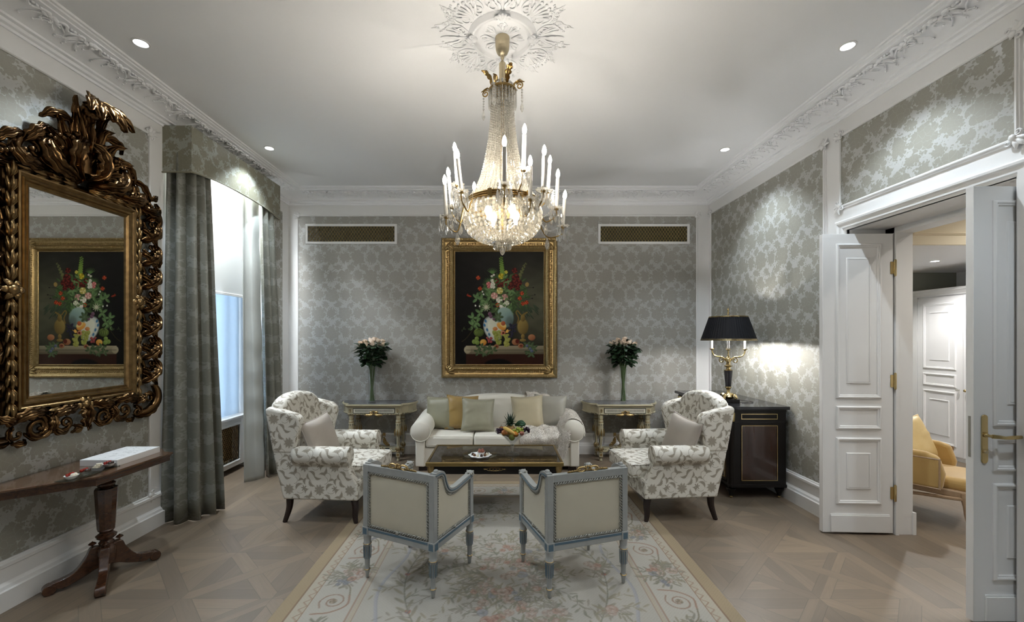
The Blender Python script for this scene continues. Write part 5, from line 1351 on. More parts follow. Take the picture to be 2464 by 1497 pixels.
    for s in (-1, 1):
        q = [(cx_ + s * (.20 + .46 * math.sin(t * PI)), cy_ - .95 + 1.95 * t) for t in np.linspace(0, 1, 9)]
        p.stroke(q, .006, greens[2], .8)
        for i in range(46):
            t = (i + .5) / 46; x = cx_ + s * (.20 + .46 * math.sin(t * PI)); y = cy_ - .95 + 1.95 * t; a = math.atan2(1.95, s * .46 * PI * math.cos(t * PI))
            p.leaf(x, y, .085 + .04 * R.rand(), .026, a + (.6 if i % 2 else -.6), greens[R.randint(4)], greens[1] * 1.2, .85)
            if i % 4 == 0: sprig(x, y, a + (.9 if i % 8 else -.9), .16, 4)
        for t in (.15, .3, .5, .7, .85):
            x = cx_ + s * (.20 + .46 * math.sin(t * PI)); y = cy_ - .95 + 1.95 * t; p.bloom(x, y, .02, [C(150, 90, 76), C(180, 130, 110), C(120, 116, 128)], 5, .8)
        q = [(cx_ + s * (.76 + .045 * math.sin(t * 17)), cy_ - 1.3 + 2.5 * t) for t in np.linspace(0, 1, 25)]
        p.stroke(q, .012, C(158, 159, 164), .5); p.stroke([(a + .010, b) for a, b in q], .004, C(136, 139, 150), .5)
        for i in range(7): sprig(cx_ + s * R.uniform(.3, .6), cy_ + R.uniform(-.9, .9), R.rand() * 6.28, .2, 5)
        bouquet(cx_ + s * .55, cy_ + 1.12, .13, 8, .7); bouquet(cx_ + s * .55, cy_ - 1.05, .13, 8, .7)
    for i in range(60): sprig(cx_ + R.uniform(-.75, .75), cy_ + R.uniform(-1.5, 1.2), R.rand() * 6.28, R.uniform(.1, .22), 6)
    for i in range(14): bouquet(cx_ + R.uniform(-.7, .7), cy_ + R.uniform(-1.4, 1.1), .07, 3, .6)
    for i in range(10): sprig(cx_ + R.uniform(-.4, .4), cy_ + 1.0 + R.uniform(-.2, .25), R.rand() * 6.28, .18, 5)
    f_ = 1 + .05 * np.sin(X * 300) * np.sin(Y * 300) + .05 * (R.rand(*X.shape) - .5); p.a = (p.a * .82 + p.a.mean((0, 1)) * .18) * f_[..., None] * np.array([.685, .69, .715])
    o = p.mesh('rug', lambda x, y: np.stack([x0 + x, y0 + y, np.full_like(x, .009)], -1), paint_mat('wool_pile', .9, 500))
    m = o.modifiers.new('thickness', 'SOLIDIFY'); m.thickness = .008; m.offset = -1
    tag(o, 'large cream flat-woven rug with rose bouquets and scroll border on the parquet', 'rug')
rug()

# ---------------------------------------------------------------- painted console tables
def console(label, cx_):
    t = thing('console_table', label, 'console table', (cx_, YB - .056, 0), 0, 'cream and gilt console tables'); cr, go = M['cream'], M['dullgold']
    def plan(o_):
        q = [(.5 + o_, .0), (.5 + o_, -.06), (.475 + o_, -.15), (.43 + o_ * .8, -.225 - o_ * .6), (.355 + o_, -.285 - o_), (.355 + o_, -.36 - o_)]
        return [(-x, y) for x, y in q] + q[::-1]
    obj('marble_top', MB().prism(plan(-.012), .732, .746), M['slate'], t, smooth=0, bevel=.002)
    e = MB()
    for o_, z0, z1 in [(.0, .715, .742), (.008, .722, .735), (-.01, .700, .716)]: e.prism(plan(o_), z0, z1)
    eo = obj('top_moulding', e, cr, t, smooth=0, bevel=.002)
    P_ = [Vector((x, y, 0)) for x, y in plan(-.02)]
    b = MB(); L = resample(P_, 90)
    for q in L: b.ball((q.x, q.y, .709), .006, 6, 4)
    obj('beading', b, go, eo, smooth=60)
    ap = MB().prism(plan(-.016), .615, .702); ao = obj('apron', ap, cr, t, smooth=0, bevel=.002)
    d = MB(); d.box(-.27, .27, -.3475, -.343, .622, .694)
    obj('inlay_panel', d, M['dkgreen'], ao, smooth=0)
    d = MB(); d.box(-.262, .262, -.3505, -.346, .631, .685); obj('fluted_panel', d, P('ivory_panel', (.5, .48, .4), .45), ao, smooth=0)
    d = MB()
    for i in range(30): d.box(-.238 + i * .0162, -.238 + i * .0162 + .006, -.352, -.349, .643, .674)
    obj('fluting', d, M['dkgreen'], ao, smooth=0)
    sc_ = MB()
    for q in resample([Vector((x, y, 0)) for x, y in plan(-.018)], 70): sc_.ball((q.x, q.y, .614), (.010, .010, .012), 6, 4)
    obj('scalloped_edge', sc_, cr, ao, smooth=60)
    g = MB(MP @ T(0, 0, .349))
    for s in (-1, 1):
        for w_, z in ((.03, .0), (.022, .01)): g.leaf([(0, .615, z), (s * .05, .603, .02), (s * .12, .612 - w_ * .3, .004)], w_ * .7, nt=12, ns=5, lobes=5, depth=.45)
        g.tube([(q.x, q.y, .012) for q in spiral(s * .035, .635, .02, .005, 0, s * 1.3, 12)], .006, 5)
    for i in range(9): g.ball((.022 * math.cos(i * .7), .637 + .02 * math.sin(i * .7), .012), .010, 6, 4)
    for s in (-1, 1):
        for i in range(6): g.ball((s * .305 + .010 * math.cos(i * 1.05), .66 + .016 * math.sin(i * 1.05), .006), .006, 6, 4)
    obj('carved_garland', g, go, ao, smooth=60)
    prof = [(.018, 0), (.024, .006), (.02, .02), (.016, .035), (.024, .042), (.020, .05)]
    for sx in (-1, 1):
        for y in (-.305, -.05):
            x = sx * .305; A = T(x, y, 0)
            l = MB(A); l.lathe([(.016, 0), (.022, .008), (.018, .022), (.015, .04), (.022, .046), (.022, .056)], 14); l.box(-.024, .024, -.024, .024, .056, .112)
            l.lathe([(.02, .112), (.026, .12), (.018, .13), (.024, .15), (.028, .17), (.022, .185), (.018, .20), (.026, .31), (.03, .33), (.038, .35), (.042, .40), (.032, .43), (.036, .455), (.036, .495), (.03, .50), (.034, .52), (.026, .545), (.034, .575), (.03, .60), (.03, .62)], 18)
            lo = obj('leg', l, cr, t, smooth=40)
            g = MB(A)
            for k_ in range(8):
                g.leaf([(.0, .42, .040), (.0, .37, .052), (.0, .325, .046)], .014, nt=8, ns=5, lobes=3, M=RZ(PI / 4 * k_) @ RX(PI / 2), depth=.4)
                g.leaf([(.0, .18, .024), (.0, .155, .034), (.0, .125, .028)], .012, nt=6, ns=5, lobes=3, M=RZ(PI / 4 * k_) @ RX(PI / 2), depth=.4)
            for z, r_ in ((.049, .022), (.122, .026), (.508, .033), (.548, .028), (.60, .032)): g.lathe([(r_ - .002, z - .004), (r_ + .003, z), (r_ - .002, z + .004)], 16, cap=False)
            g.box(-.014, .014, -.0255, -.0235, .07, .098)
            obj('gilding', g, go, lo, smooth=50)
            fl_ = MB(A)
            for k_ in range(8): fl_.box(-.002, .002, -.001, .0015, .21, .30, RZ(PI / 4 * k_ + .2) @ T(0, .0215, 0) @ RX(-.08)); fl_.box(-.003, .003, -.001, .001, .462, .488, RZ(PI / 4 * k_) @ T(0, .036, 0))
            obj('fluting', fl_, M['dkgreen'], lo, smooth=0)
    s = MB(); s.box(-.30, .30, -.20, -.14, .112, .15); s.box(-.075, .075, -.235, -.105, .112, .155)
    for sx in (-1, 1):
        for y in (-.305, -.05): s.tube([(sx * .305, y, .13), (sx * .24, (y - .17) * .35 - .17, .13), (sx * .16, -.17, .13)], .014, 6)
    so_ = obj('stretcher', s, cr, t, bevel=.003)
    d = MB(); d.box(-.06, .06, -.2375, -.234, .118, .148)
    for sx in (-1, 1): d.box(sx * .16 - .05, sx * .16 + .05, -.2025, -.199, .12, .143)
    obj('inlay_panel', d, M['dkgreen'], so_, smooth=0)
    u = MB(T(0, -.17, .155)).lathe([(.045, 0), (.045, .012), (.03, .018), (.022, .04), (.03, .06), (.055, .09), (.068, .12), (.07, .138), (.076, .14), (.074, .148), (.05, .155), (.02, .165), (.016, .185), (.02, .195), (.01, .215), (0, .23)], 20)
    uo = obj('urn', u, M['oldgold'], so_, smooth=45)
    for sx in (-1, 1):
        g = MB(T(0, -.17, .155))
        g.tube([(sx * .07, 0, .12), (sx * .10, 0, .13), (sx * .10, 0, .17), (sx * .075, 0, .175)], .004, 6); g.box(sx * .085 - .018, sx * .085 + .018, -.004, .004, .14, .18)
        for w_ in (0, 1): g.leaf([(sx * (.15 - w_ * .02), 0, 0), (sx * (.10 - .01 * w_), .06, .0), (sx * .085, .13, .01)], .024, nt=10, ns=5, M=MP @ T(0, 0, w_ * .015), lobes=5, depth=.45)
        for i in range(6): g.ball((sx * (.09 + .012 * i), -.012 + .006 * (i % 2), .09 - .014 * i), .013, 6, 4)
        obj('foliage_mount', g, M['dullgold'], so_, smooth=60)
    return t
console('cream and gilt console table with urn stretcher near the window curtain', -1.645)
console('cream and gilt console table with urn stretcher near the lamp corner', 1.60)

# roses in tall glass vases
PET = None
def rose(vx, vy, a, Rr, zt, group, lab, rr):
    global PET
    c, s_ = math.cos(a), math.sin(a); z0 = .752
    t = thing('rose', lab, 'rose', (vx, vy, z0), 0, group)
    pts = smooth_path([(-math.cos(a + .7) * rr.uniform(.02, .034), -math.sin(a + .7) * rr.uniform(.02, .034), .012), (rr.uniform(-.014, .014), rr.uniform(-.014, .014), .20), (c * .036, s_ * .036, .46), (c * (.036 + (Rr - .036) * .6), s_ * (.034 + (Rr - .034) * .6), .46 + (zt - .46) * .6), (c * Rr, s_ * Rr, zt)], 12)
    obj('stem', MB().tube(pts, .0036, 6), M['stem'], t, smooth=60)
    f = MB()
    for i in range(12):
        k_ = 6.2 + 4.3 * (i / 11); p0 = pts[int(k_)].lerp(pts[min(int(k_) + 1, 11)], k_ % 1); d = a + rr.uniform(-1.5, 1.5); el = rr.uniform(-.5, .45); L = rr.uniform(.085, .135)
        A = T(*p0) @ RZ(d) @ RY(-el) @ RX(rr.uniform(-.6, .6))
        f.leaf([(.012, 0, 0), (L * .55, 0, .006), (L, 0, -.012)], L * .30, bulge=-.1, ridge=0.0, lobes=1, nt=8, ns=5, M=A, depth=0, base=.15)
        f.tube([(0, 0, 0), (.014, 0, 0)], .0018, 4, A)
    obj('foliage', f, M['green'], t, smooth=60)
    if PET is None:
        b = MB(); b.ball((0, 0, .022), (.014, .014, .022), 10, 7)
        for lay, (n, R0, h, o_) in enumerate([(3, .014, .046, .0), (4, .020, .044, .5), (5, .026, .040, .2)]):
            for j in range(n):
                def fn(u, v): 
                    an = (u - .5) * (2 * PI / n) * 1.25; r_ = R0 * (.50 + .50 * math.sin(v * PI * .66)) + .004 * (v ** 5) * lay; return (r_ * math.cos(an), r_ * math.sin(an), h * v * (1 - .18 * (2 * u - 1) ** 2))
                b.grid(fn, 6, 6, RZ(2 * PI * j / n + o_))
        PET = new_mesh('bloom', b); PET.polygons.foreach_set('use_smooth', [True] * len(PET.polygons)); PET.materials.append(M['rose'])
    o = bpy.data.objects.new('bloom', PET); COL.objects.link(o); o.parent = t; e = pts[-1]
    o.location = e - Vector((0, 0, .006)); o.rotation_euler = (rr.uniform(-.25, .25) - s_ * .5, c * .5, rr.uniform(0, 6)); o.scale = (1.05,) * 3
for vx, lab, lr, n, sd in [(-1.715, 'tall clear glass vase of roses on the console table near the window', 'pale rose in the glass vase on the console table near the window', 18, 5), (1.62, 'tall clear glass vase of roses on the console table near the lamp', 'pale pink rose in the glass vase on the console table near the lamp', 20, 6)]:
    vy = YB - .056 - .195
    v = thing('glass_vase', lab, 'vase', (vx, vy, .746), 0, 'tall glass vases of roses')
    obj('body', MB().lathe([(0, .0), (.046, 0), (.047, .008), (.043, .03), (.044, .25), (.052, .47), (.056, .485), (.0535, .485), (.0495, .47), (.0415, .25), (.0405, .02), (0, .014)], 28), M['glass'], v, smooth=60)
    rr = random.Random(sd)
    for i in range(n):
        q = math.sqrt((i + .5) / n); a = i * 2.39996
        rose(vx, vy, a, .185 * q, .81 - .075 * q * q + rr.uniform(-.015, .02), 'roses in the vase near the ' + ('window' if vx < 0 else 'lamp'), lr, rr)

# ---------------------------------------------------------------- black cabinet with marble top, and lamp
cb = thing('cabinet', 'black and brass side cabinet with marble top in the corner under the lamp', 'cabinet', (2.55, 4.83, 0)); bk_ = M['ebony']
hx_, hy_ = .28, .62       # x: depth from the front face (-x) to the wall, y: length
b = MB(); b.box(-hx_ + .02, hx_, -hy_, hy_, .14, .885); b.box(-hx_ + .01, hx_ + .005, -hy_ - .008, hy_ + .008, .115, .145); b.box(-hx_ + .01, hx_ + .003, -hy_ - .005, hy_ + .005, .865, .89); b.box(-hx_ + .02, hx_ + .002, -hy_ - .004, hy_ + .004, .755, .765)
body = obj('carcass', b, bk_, cb, smooth=0, bevel=.003)
tp = MB().prism([(-hx_ - .03, -hy_ + .03), (-hx_ - .02, -hy_ - .025), (-hx_ + .06, -hy_ - .03), (hx_ + .02, -hy_ - .03), (hx_ + .02, hy_ + .03), (-hx_ - .03, hy_ + .03)], .89, .922)
obj('marble_top', tp, P('black_marble', (.012, .012, .014), .08, noise=(8, (.03, .03, .034))), cb, smooth=0, bevel=.004)
MEnd = Matrix(((1, 0, 0, 0), (0, 0, -1, -hy_), (0, 1, 0, 0), (0, 0, 0, 1)))
q = MB(MEnd).box(-.165, .19, .185, .73, 0, .004); e_ = obj('end_panel', q, M['rose_wood'], cb, smooth=0)
q = MB(MEnd); q.frame(-.165, .19, .185, .73, [(-.004, .003), (-.004, .008), (.002, .008), (.003, .003)])
for u in np.arange(-.165, .19, .0125): q.ball((u, .185, .007), .004, 5, 4); q.ball((u, .73, .007), .004, 5, 4)
for v in np.arange(.185, .73, .0125): q.ball((-.165, v, .007), .004, 5, 4); q.ball((.19, v, .007), .004, 5, 4)
obj('brass_beading', q, M['brass'], e_, smooth=50)
q = MB(MEnd).frame(-.165, .19, .795, .845, [(-.004, .002), (-.004, .005), (.003, .005), (.003, .002)]); obj('brass_line', q, M['brass'], body, smooth=0)
MFr = Matrix(((0, 0, -1, -hx_ + .02), (1, 0, 0, 0), (0, 1, 0, 0), (0, 0, 0, 1)))
for y0_, y1_ in [(-hy_ + .07, -.02), (.02, hy_ - .07)]:
    q = MB(MFr); q.frame(y0_ + .03, y1_ - .03, .19, .74, [(0, .002), (0, .012), (.03, .014), (.03, 0)]); dr = obj('door', q, bk_, cb, smooth=0)
    obj('cloth_panel', MB(MFr).box(y0_ + .03, y1_ - .03, .19, .74, 0, .002), P('grey_pleated_cloth', (.36, .37, .38), .6), dr, smooth=0)
    q = MB(); lattice(q, y0_ + .03, y1_ - .03, .19, .74, .07, 1.3, .003, .006, MFr); obj('grille', q, M['brass'], dr, smooth=60)
    q = MB(MFr).frame(y0_ + .03, y1_ - .03, .19, .74, [(-.004, .012), (-.004, .017), (.003, .017), (.003, .012)]); obj('brass_line', q, M['brass'], dr, smooth=0)
    q = MB(MFr).frame(y0_ + .04, y1_ - .04, .795, .845, [(-.003, .002), (-.003, .005), (.002, .005), (.002, .002)]); obj('drawer_line', q, M['brass'], body, smooth=0)
for sy in (-1, 1):
    q = MB(T(-hx_ + .03, sy * (hy_ - .03), 0)).lathe([(.034, .145), (.034, .755), (.036, .76), (.036, .865)], 18); co = obj('corner_column', q, bk_, cb, smooth=40)
    q = MB(T(-hx_ + .03, sy * (hy_ - .03), 0)).lathe([(.037, .77), (.039, .775), (.039, .855), (.037, .86)], 18, cap=False); obj('brass_collar', q, M['brass'], co, smooth=40)
    for sx in (-1, 1):
        q = MB(T(-hx_ + .035 if sx < 0 else hx_ - .045, sy * (hy_ - .04), 0)).lathe([(.010, 0), (.013, .005), (.013, .02), (.017, .024), (.024, .05), (.042, .09), (.044, .098), (.03, .105), (.034, .118)], 14); fo_ = obj('foot', q, bk_, cb, smooth=40)
        q = MB(T(-hx_ + .035 if sx < 0 else hx_ - .045, sy * (hy_ - .04), 0)).lathe([(.0135, .004), (.015, .012), (.0135, .021)], 14, cap=False); obj('brass_cap', q, M['brass'], fo_)

lm = thing('table_lamp', 'gilt candelabrum table lamp with pleated black shade on the black cabinet', 'lamp', (2.405, 4.49, .922)); Lz = .922
hexp = [(.125 * math.cos(a), .105 * math.sin(a)) for a in (.0, .9, 2.24, PI, 4.04, 5.38)]
q = MB().prism([(x * 1.0, y) for x, y in hexp], 0, .036); obj('plinth', q, bk_, lm, smooth=0, bevel=.004)
q = MB(); q.lathe([(.03, .036), (.05, .042), (.06, .06), (.035, .085), (.018, .10), (.016, .13), (.026, .15), (.032, .155), (.03, .165)], 20)
for k_ in range(4): q.leaf([(.02, 0, .02), (.07, 0, .035), (.10, 0, -.005)], .03, nt=10, ns=5, M=T(0, 0, .05) @ RZ(PI / 2 * k_ + .6), lobes=3, depth=.4); q.ball((.075 * math.cos(PI / 2 * k_ + .6), .075 * math.sin(PI / 2 * k_ + .6), .045), .014, 7, 5)
obj('base', q, M['brass'], lm, smooth=45)
obj('column', MB().lathe([(.026, .165), (.028, .17), (.040, .31), (.041, .335)], 20), P('black_stone', (.02, .02, .026), .12), lm, smooth=40)
q = MB().lathe([(.04, .335), (.042, .342), (.02, .35), (.018, .365), (.038, .378), (.04, .385), (.022, .395), (.018, .42), (.03, .44), (.03, .46), (.018, .475), (.010, .49), (.006, .52), (.006, .93), (.012, .945), (.006, .96), (.012, .975), (.004, .995), (0, 1.0)], 18)
stem_ = obj('stem', q, M['brass'], lm, smooth=45)
for k_ in range(4):
    a = PI / 2 * k_ - .49; A = RZ(a)
    q = MB(A); q.tube(smooth_path([(.02, 0, .435), (.055, 0, .475), (.10, 0, .48), (.135, 0, .495), (.152, 0, .53), (.155, 0, .555)], 18), [.009 - .003 * i / 17 for i in range(18)], 8)
    q.tube([(p_.x, 0, p_.y) for p_ in spiral(.06, .44, .032, .008, 2.2, -1.2, 18)], .006, 6); q.lathe([(.006, .545), (.012, .55), (.024, .562), (.022, .566), (.012, .568)], 14, T(.155, 0, 0))
    ar = obj('arm', q, M['brass'], lm, smooth=50)
    obj('candle', MB(A).lathe([(.0115, .566), (.0115, .665), (.008, .668)], 14, T(.155, 0, 0)), M['candle'], ar, smooth=45)
    obj('bulb', MB(A).lathe([(.006, .668), (.013, .685), (.014, .70), (.008, .725), (0, .74)], 12, T(.155, 0, 0)), M['lampbulb'], ar, smooth=60)
z0_, z1_ = .652, .905
n = 120
rs = []
for z_, r_ in [(z0_, .266), (z1_, .183)]: rs.append([((r_ + .0025 * (k_ % 2)) * math.cos(2 * PI * k_ / n), (r_ + .0025 * (k_ % 2)) * math.sin(2 * PI * k_ / n), z_) for k_ in range(n)])
q = MB().rings(rs, cap=False); sh_ = obj('lamp_shade', q, P('black_pleated_silk', (.006, .0065, .009), .6, Specular_IOR_Level=.2), lm, smooth=0, solid=.003)
q = MB()
for z_, r_ in [(z0_ + .003, .268), (z0_ + .014, .264), (z1_, .185), (z1_ - .008, .188)]: q.tube([(r_ * math.cos(a), r_ * math.sin(a), z_) for a in np.linspace(0, 2 * PI, 61)[:-1]], .0026, 5, loop=True)
obj('gilt_trim', q, M['brass'], sh_, smooth=60)
q = MB()
for k_ in range(3): q.tube([(0, 0, z1_ - .01), (.182 * math.cos(k_ * 2.1), .182 * math.sin(k_ * 2.1), z1_ - .004)], .002, 5)
obj('spider', q, M['brass'], sh_)
q = MB().tube(smooth_path([(.10, .03, .01), (.16, .05, .012), (.225, .02, .006), (.235, -.05, .006), (.16, -.085, .006), (.11, -.06, .006)], 24), .003, 6); obj('cord', q, M['black_leg'], lm)
# ---------------------------------------------------------------- carved gilt mirror
mr = thing('wall_mirror', 'large mirror in a deeply carved dark gilt frame on the damask wall', 'mirror', (XL + .004, 2.93, 1.885))
ML = Matrix(((0, 0, 1, 0), (1, 0, 0, 0), (0, 1, 0, 0), (0, 0, 0, 1)))
gu, gv = .34, .65
obj('glass', MB(ML).box(-gu, gu, -gv, gv, .044, .048), M['mirror'], mr, smooth=0)
f = MB(ML).frame(-gu, gu, -gv, gv, [(-.006, .048), (-.006, .056), (.004, .06), (.008, .054), (.018, .058), (.024, .07), (.036, .074), (.042, .064), (.05, .068), (.058, .078), (.068, .076), (.072, .05), (.072, .0)])
obj('inner_moulding', f, M['bronze_light'], mr, smooth=30)
b = MB(ML).frame(-gu, gu, -gv, gv, [(.068, .0), (.068, .035), (.09, .05), (.118, .035), (.125, .0)])
bb = obj('backing_frame', b, M['bronze'], mr, smooth=30)
def band(segs, d, step, L):
    lb = MB(ML)
    for (u0, v0, u1, v1) in segs:
        D = Vector((u1 - u0, v1 - v0)); n = max(int(D.length / step), 1); D.normalize(); S = Vector((-D.y, D.x))
        for i in range(n):
            c = Vector((u0, v0)) + D * (i + .5) * step
            for s in (-1, 0, 1):
                a = c + S * s * .006; e = c + D * L * (1 if s == 0 else .86) + S * s * .026
                lb.leaf([(a.x, a.y, .050), ((a.x + e.x) / 2, (a.y + e.y) / 2, .080 - abs(s) * .012), (e.x, e.y, .07 - abs(s) * .008)], .017, nt=9, ns=7, lobes=2, depth=.25, bulge=.45, ridge=.12)
    obj('laurel_band', lb, M['bronze_light'], mr, smooth=60)
d_ = .096; U, V_ = gu + d_, gv + d_
for x in (-U, U):
    for y in (V_, -V_): band([(x, 0, x, y)], d_, .088, .105); band([(0, y, x, y)], d_, .088, .105)
def ac(mb, pts, w_, lobes=5, **k): mb.leaf(smooth_path(pts, 20), w_ * 1.12, nt=26, ns=15, lobes=lobes, depth=.42, bulge=.40, ridge=.13, rk=5, **k)
def cscroll(mb, cx_, cy_, r0, a0, tn, th, n0=.05):
    q = spiral(cx_, cy_, r0, r0 * .16, a0, tn, 34)
    mb.tube([(p.x, p.y, n0 + .035 * i / 33) for i, p in enumerate(q)], [th * (1 - .55 * i / 33) for i in range(34)], 8); mb.ball((q[-1].x, q[-1].y, n0 + .035), th * .75, 8, 6)
    # a leaf wrapping the outside of the scroll
    q2 = spiral(cx_, cy_, r0 * 1.22, r0 * .85, a0 - .3 * (1 if tn > 0 else -1), tn * .45, 12)
    ac(mb, [(p.x, p.y, n0 - .01 + .03 * math.sin(i / 11 * PI)) for i, p in enumerate(q2)], th * 1.5)
for s in (-1, 1):
    sd = MB(ML @ SCL(s, 1, 1))
    sd.tube(smooth_path([(.50 + .035 * math.sin(i * 1.35), -.66 + .083 * i, .035) for i in range(17)], 60), .016, 7)
    for i in range(7):
        v = -.60 + .19 * i
        ac(sd, [(.455, v - .05, .03), (.53, v - .02, .075), (.605, v + .035, .085), (.635, v + .105, .06), (.60, v + .14, .05)], .048)
        ac(sd, [(.455, v + .06, .03), (.51, v + .03, .07), (.565, v - .02, .085), (.60, v - .075, .075)], .032, 4)
        cscroll(sd, .565, v + .10, .042, -2.4, 1.25, .014, .04)
        if i % 2: ac(sd, [(.60, v, .05), (.645, v + .02, .07), (.655, v - .045, .05)], .026, 3)
        for j in range(4): sd.ball((.50 + .018 * j, v + .075 - .008 * j, .055), .013 - .001 * j, 7, 5)
    obj('side_carving', sd, M['bronze'], mr, smooth=60)
bs = MB(ML)
ac(bs, [(0, -.72, .05), (0, -.80, .10), (0, -.90, .07)], .055, 4)
for s in (-1, 1):
    A = SCL(s, 1, 1); q = MB(ML @ A)
    cscroll(q, .135, -.845, .062, 1.2, -1.5, .018); cscroll(q, .30, -.835, .070, 1.9, 1.5, .020); cscroll(q, .415, -.86, .036, 1.4, -1.2, .014)
    ac(q, [(.02, -.735, .04), (.09, -.755, .085), (.17, -.765, .09), (.215, -.80, .05)], .042); ac(q, [(.20, -.90, .04), (.215, -.84, .09), (.20, -.775, .06)], .036)
    ac(q, [(.22, -.765, .04), (.30, -.745, .09), (.385, -.755, .085), (.43, -.80, .05)], .046); ac(q, [(.40, -.80, .04), (.455, -.775, .085), (.505, -.74, .05)], .036, 4)
    q.tube(smooth_path([(.44, -.885, .04), (.53, -.875, .06), (.605, -.82, .065), (.625, -.74, .06), (.60, -.67, .05)], 24), [.022 + .012 * math.sin(i / 23 * PI) for i in range(24)], 9)
    ac(q, [(.41, -.90, .03), (.50, -.905, .06), (.59, -.86, .07), (.635, -.78, .06)], .040, 5); cscroll(q, .535, -.775, .04, -.4, 1.3, .014)
    ac(q, [(.06, -.87, .04), (.03, -.90, .07), (.07, -.925, .04)], .026, 3); ac(q, [(.34, -.905, .03), (.37, -.925, .06), (.42, -.915, .04)], .024, 3)
    k0 = len(bs.v); bs.v += q.v; bs.f += [tuple(i + k0 for i in f_) for f_ in q.f]
obj('lower_carving', bs, M['bronze'], mr, smooth=60)
for u, v in [(-U, 0), (U, 0), (0, -V_)]:
    kn = MB(ML).ball((u, v, .07), (.034, .034, .03), 12, 8)
    for k_ in range(6): kn.leaf([(u, v, .06), (u + .04 * math.cos(k_ * 1.047), v + .04 * math.sin(k_ * 1.047), .085), (u + .07 * math.cos(k_ * 1.047), v + .07 * math.sin(k_ * 1.047), .06)], .022, nt=8, ns=7, lobes=2)
    obj('rosette', kn, M['bronze_light'], mr, smooth=60)
cr_ = MB(ML)
for a, L, w_ in [(0, .40, .05), (.30, .42, .045), (-.30, .42, .045), (.60, .40, .042), (-.60, .40, .042), (.92, .35, .042), (-.92, .35, .042), (1.25, .30, .045), (-1.25, .30, .045)]:
    d = (math.sin(a), math.cos(a)); ac(cr_, [(d[0] * .03, .83 + d[1] * .03, .04), (d[0] * L * .5, .83 + d[1] * L * .5, .075), (d[0] * L * .85, .83 + d[1] * L * .86, .10), (d[0] * L * 1.02 + .02 * (1 if a > 0 else -1), .83 + d[1] * L * .92, .13)], w_, 3)
# crowning leaf curling out into the room
for k_, (du, w_) in enumerate([(-.10, .048), (-.05, .058), (.015, .06), (.075, .056), (.12, .046)]):
    ac(cr_, [(du * .3, 1.29, .09), (du * .55, 1.335, .14), (du * .9, 1.325, .20), (du * 1.25, 1.27 - .02 * (k_ % 2), .235), (du * 1.45, 1.215 - .03 * (k_ % 2), .245)], w_, 4)
cr_.ball((0, 1.27, .10), (.06, .05, .05), 12, 8)
for du, w_ in ((0, .05), (-.07, .04), (.07, .04)): ac(cr_, [(du * .4, .95, .07), (du * .8, 1.10, .10), (du * 1.3, 1.24, .10), (du * 1.9, 1.32, .13)], w_, 4)
cr_.tube(smooth_path([(0, .85, .05), (0, 1.05, .06), (0, 1.25, .08)], 12), [.05 - .02 * i / 11 for i in range(12)], 10)
for s in (-1, 1):
    q = MB(ML @ SCL(s, 1, 1))
    cscroll(q, .155, .955, .125, -1.9, 1.35, .036, .045); cscroll(q, .33, .875, .095, -2.2, 1.3, .028, .045); cscroll(q, .475, .80, .062, -2.4, 1.3, .022, .04)
    ac(q, [(.01, .80, .05), (.085, .86, .105), (.10, .95, .13), (.06, 1.04, .12), (.0, 1.07, .08)], .062, 6); ac(q, [(.03, .78, .05), (.12, .80, .10), (.22, .83, .12), (.275, .91, .11), (.26, .99, .08)], .062, 6)
    ac(q, [(.20, 1.06, .05), (.285, 1.03, .10), (.345, .97, .10), (.385, .90, .06)], .045, 5); ac(q, [(.24, .79, .05), (.34, .78, .10), (.42, .80, .11), (.455, .87, .08)], .048, 5)
    ac(q, [(.36, .96, .05), (.44, .93, .09), (.51, .875, .08), (.55, .82, .05)], .038, 4); ac(q, [(.43, .76, .05), (.52, .74, .09), (.60, .745, .08), (.645, .80, .05), (.62, .84, .04)], .044, 5)
    ac(q, [(.50, .86, .04), (.57, .86, .08), (.62, .90, .06)], .03, 3); ac(q, [(.05, 1.12, .05), (.15, 1.16, .10), (.24, 1.15, .10), (.285, 1.10, .06)], .038, 4)
    q.tube(smooth_path([(.06, .79, .04), (.2, .775, .05), (.36, .765, .05), (.5, .74, .05), (.6, .70, .05)], 30), .024, 8)
    q.tube(smooth_path([(.56, .80, .045), (.62, .76, .06), (.64, .68, .06), (.60, .60, .05), (.54, .57, .04)], 24), [.012 + .016 * math.sin(i / 23 * PI) for i in range(24)], 8)
    ac(q, [(.50, .66, .04), (.57, .70, .08), (.63, .69, .07), (.655, .62, .04)], .04, 4)
    for j in range(7): q.ball((.10 + .028 * j, 1.075 - .014 * j - .02 * (j % 2), .11), .020 - .001 * j, 8, 6)
    for j in range(6): q.ball((.40 + .024 * j, .845 - .012 * j, .10), .016, 7, 5)
    k0 = len(cr_.v); cr_.v += q.v; cr_.f += [tuple(i + k0 for i in f_) for f_ in q.f]
obj('crest', cr_, M['bronze'], mr, smooth=60)

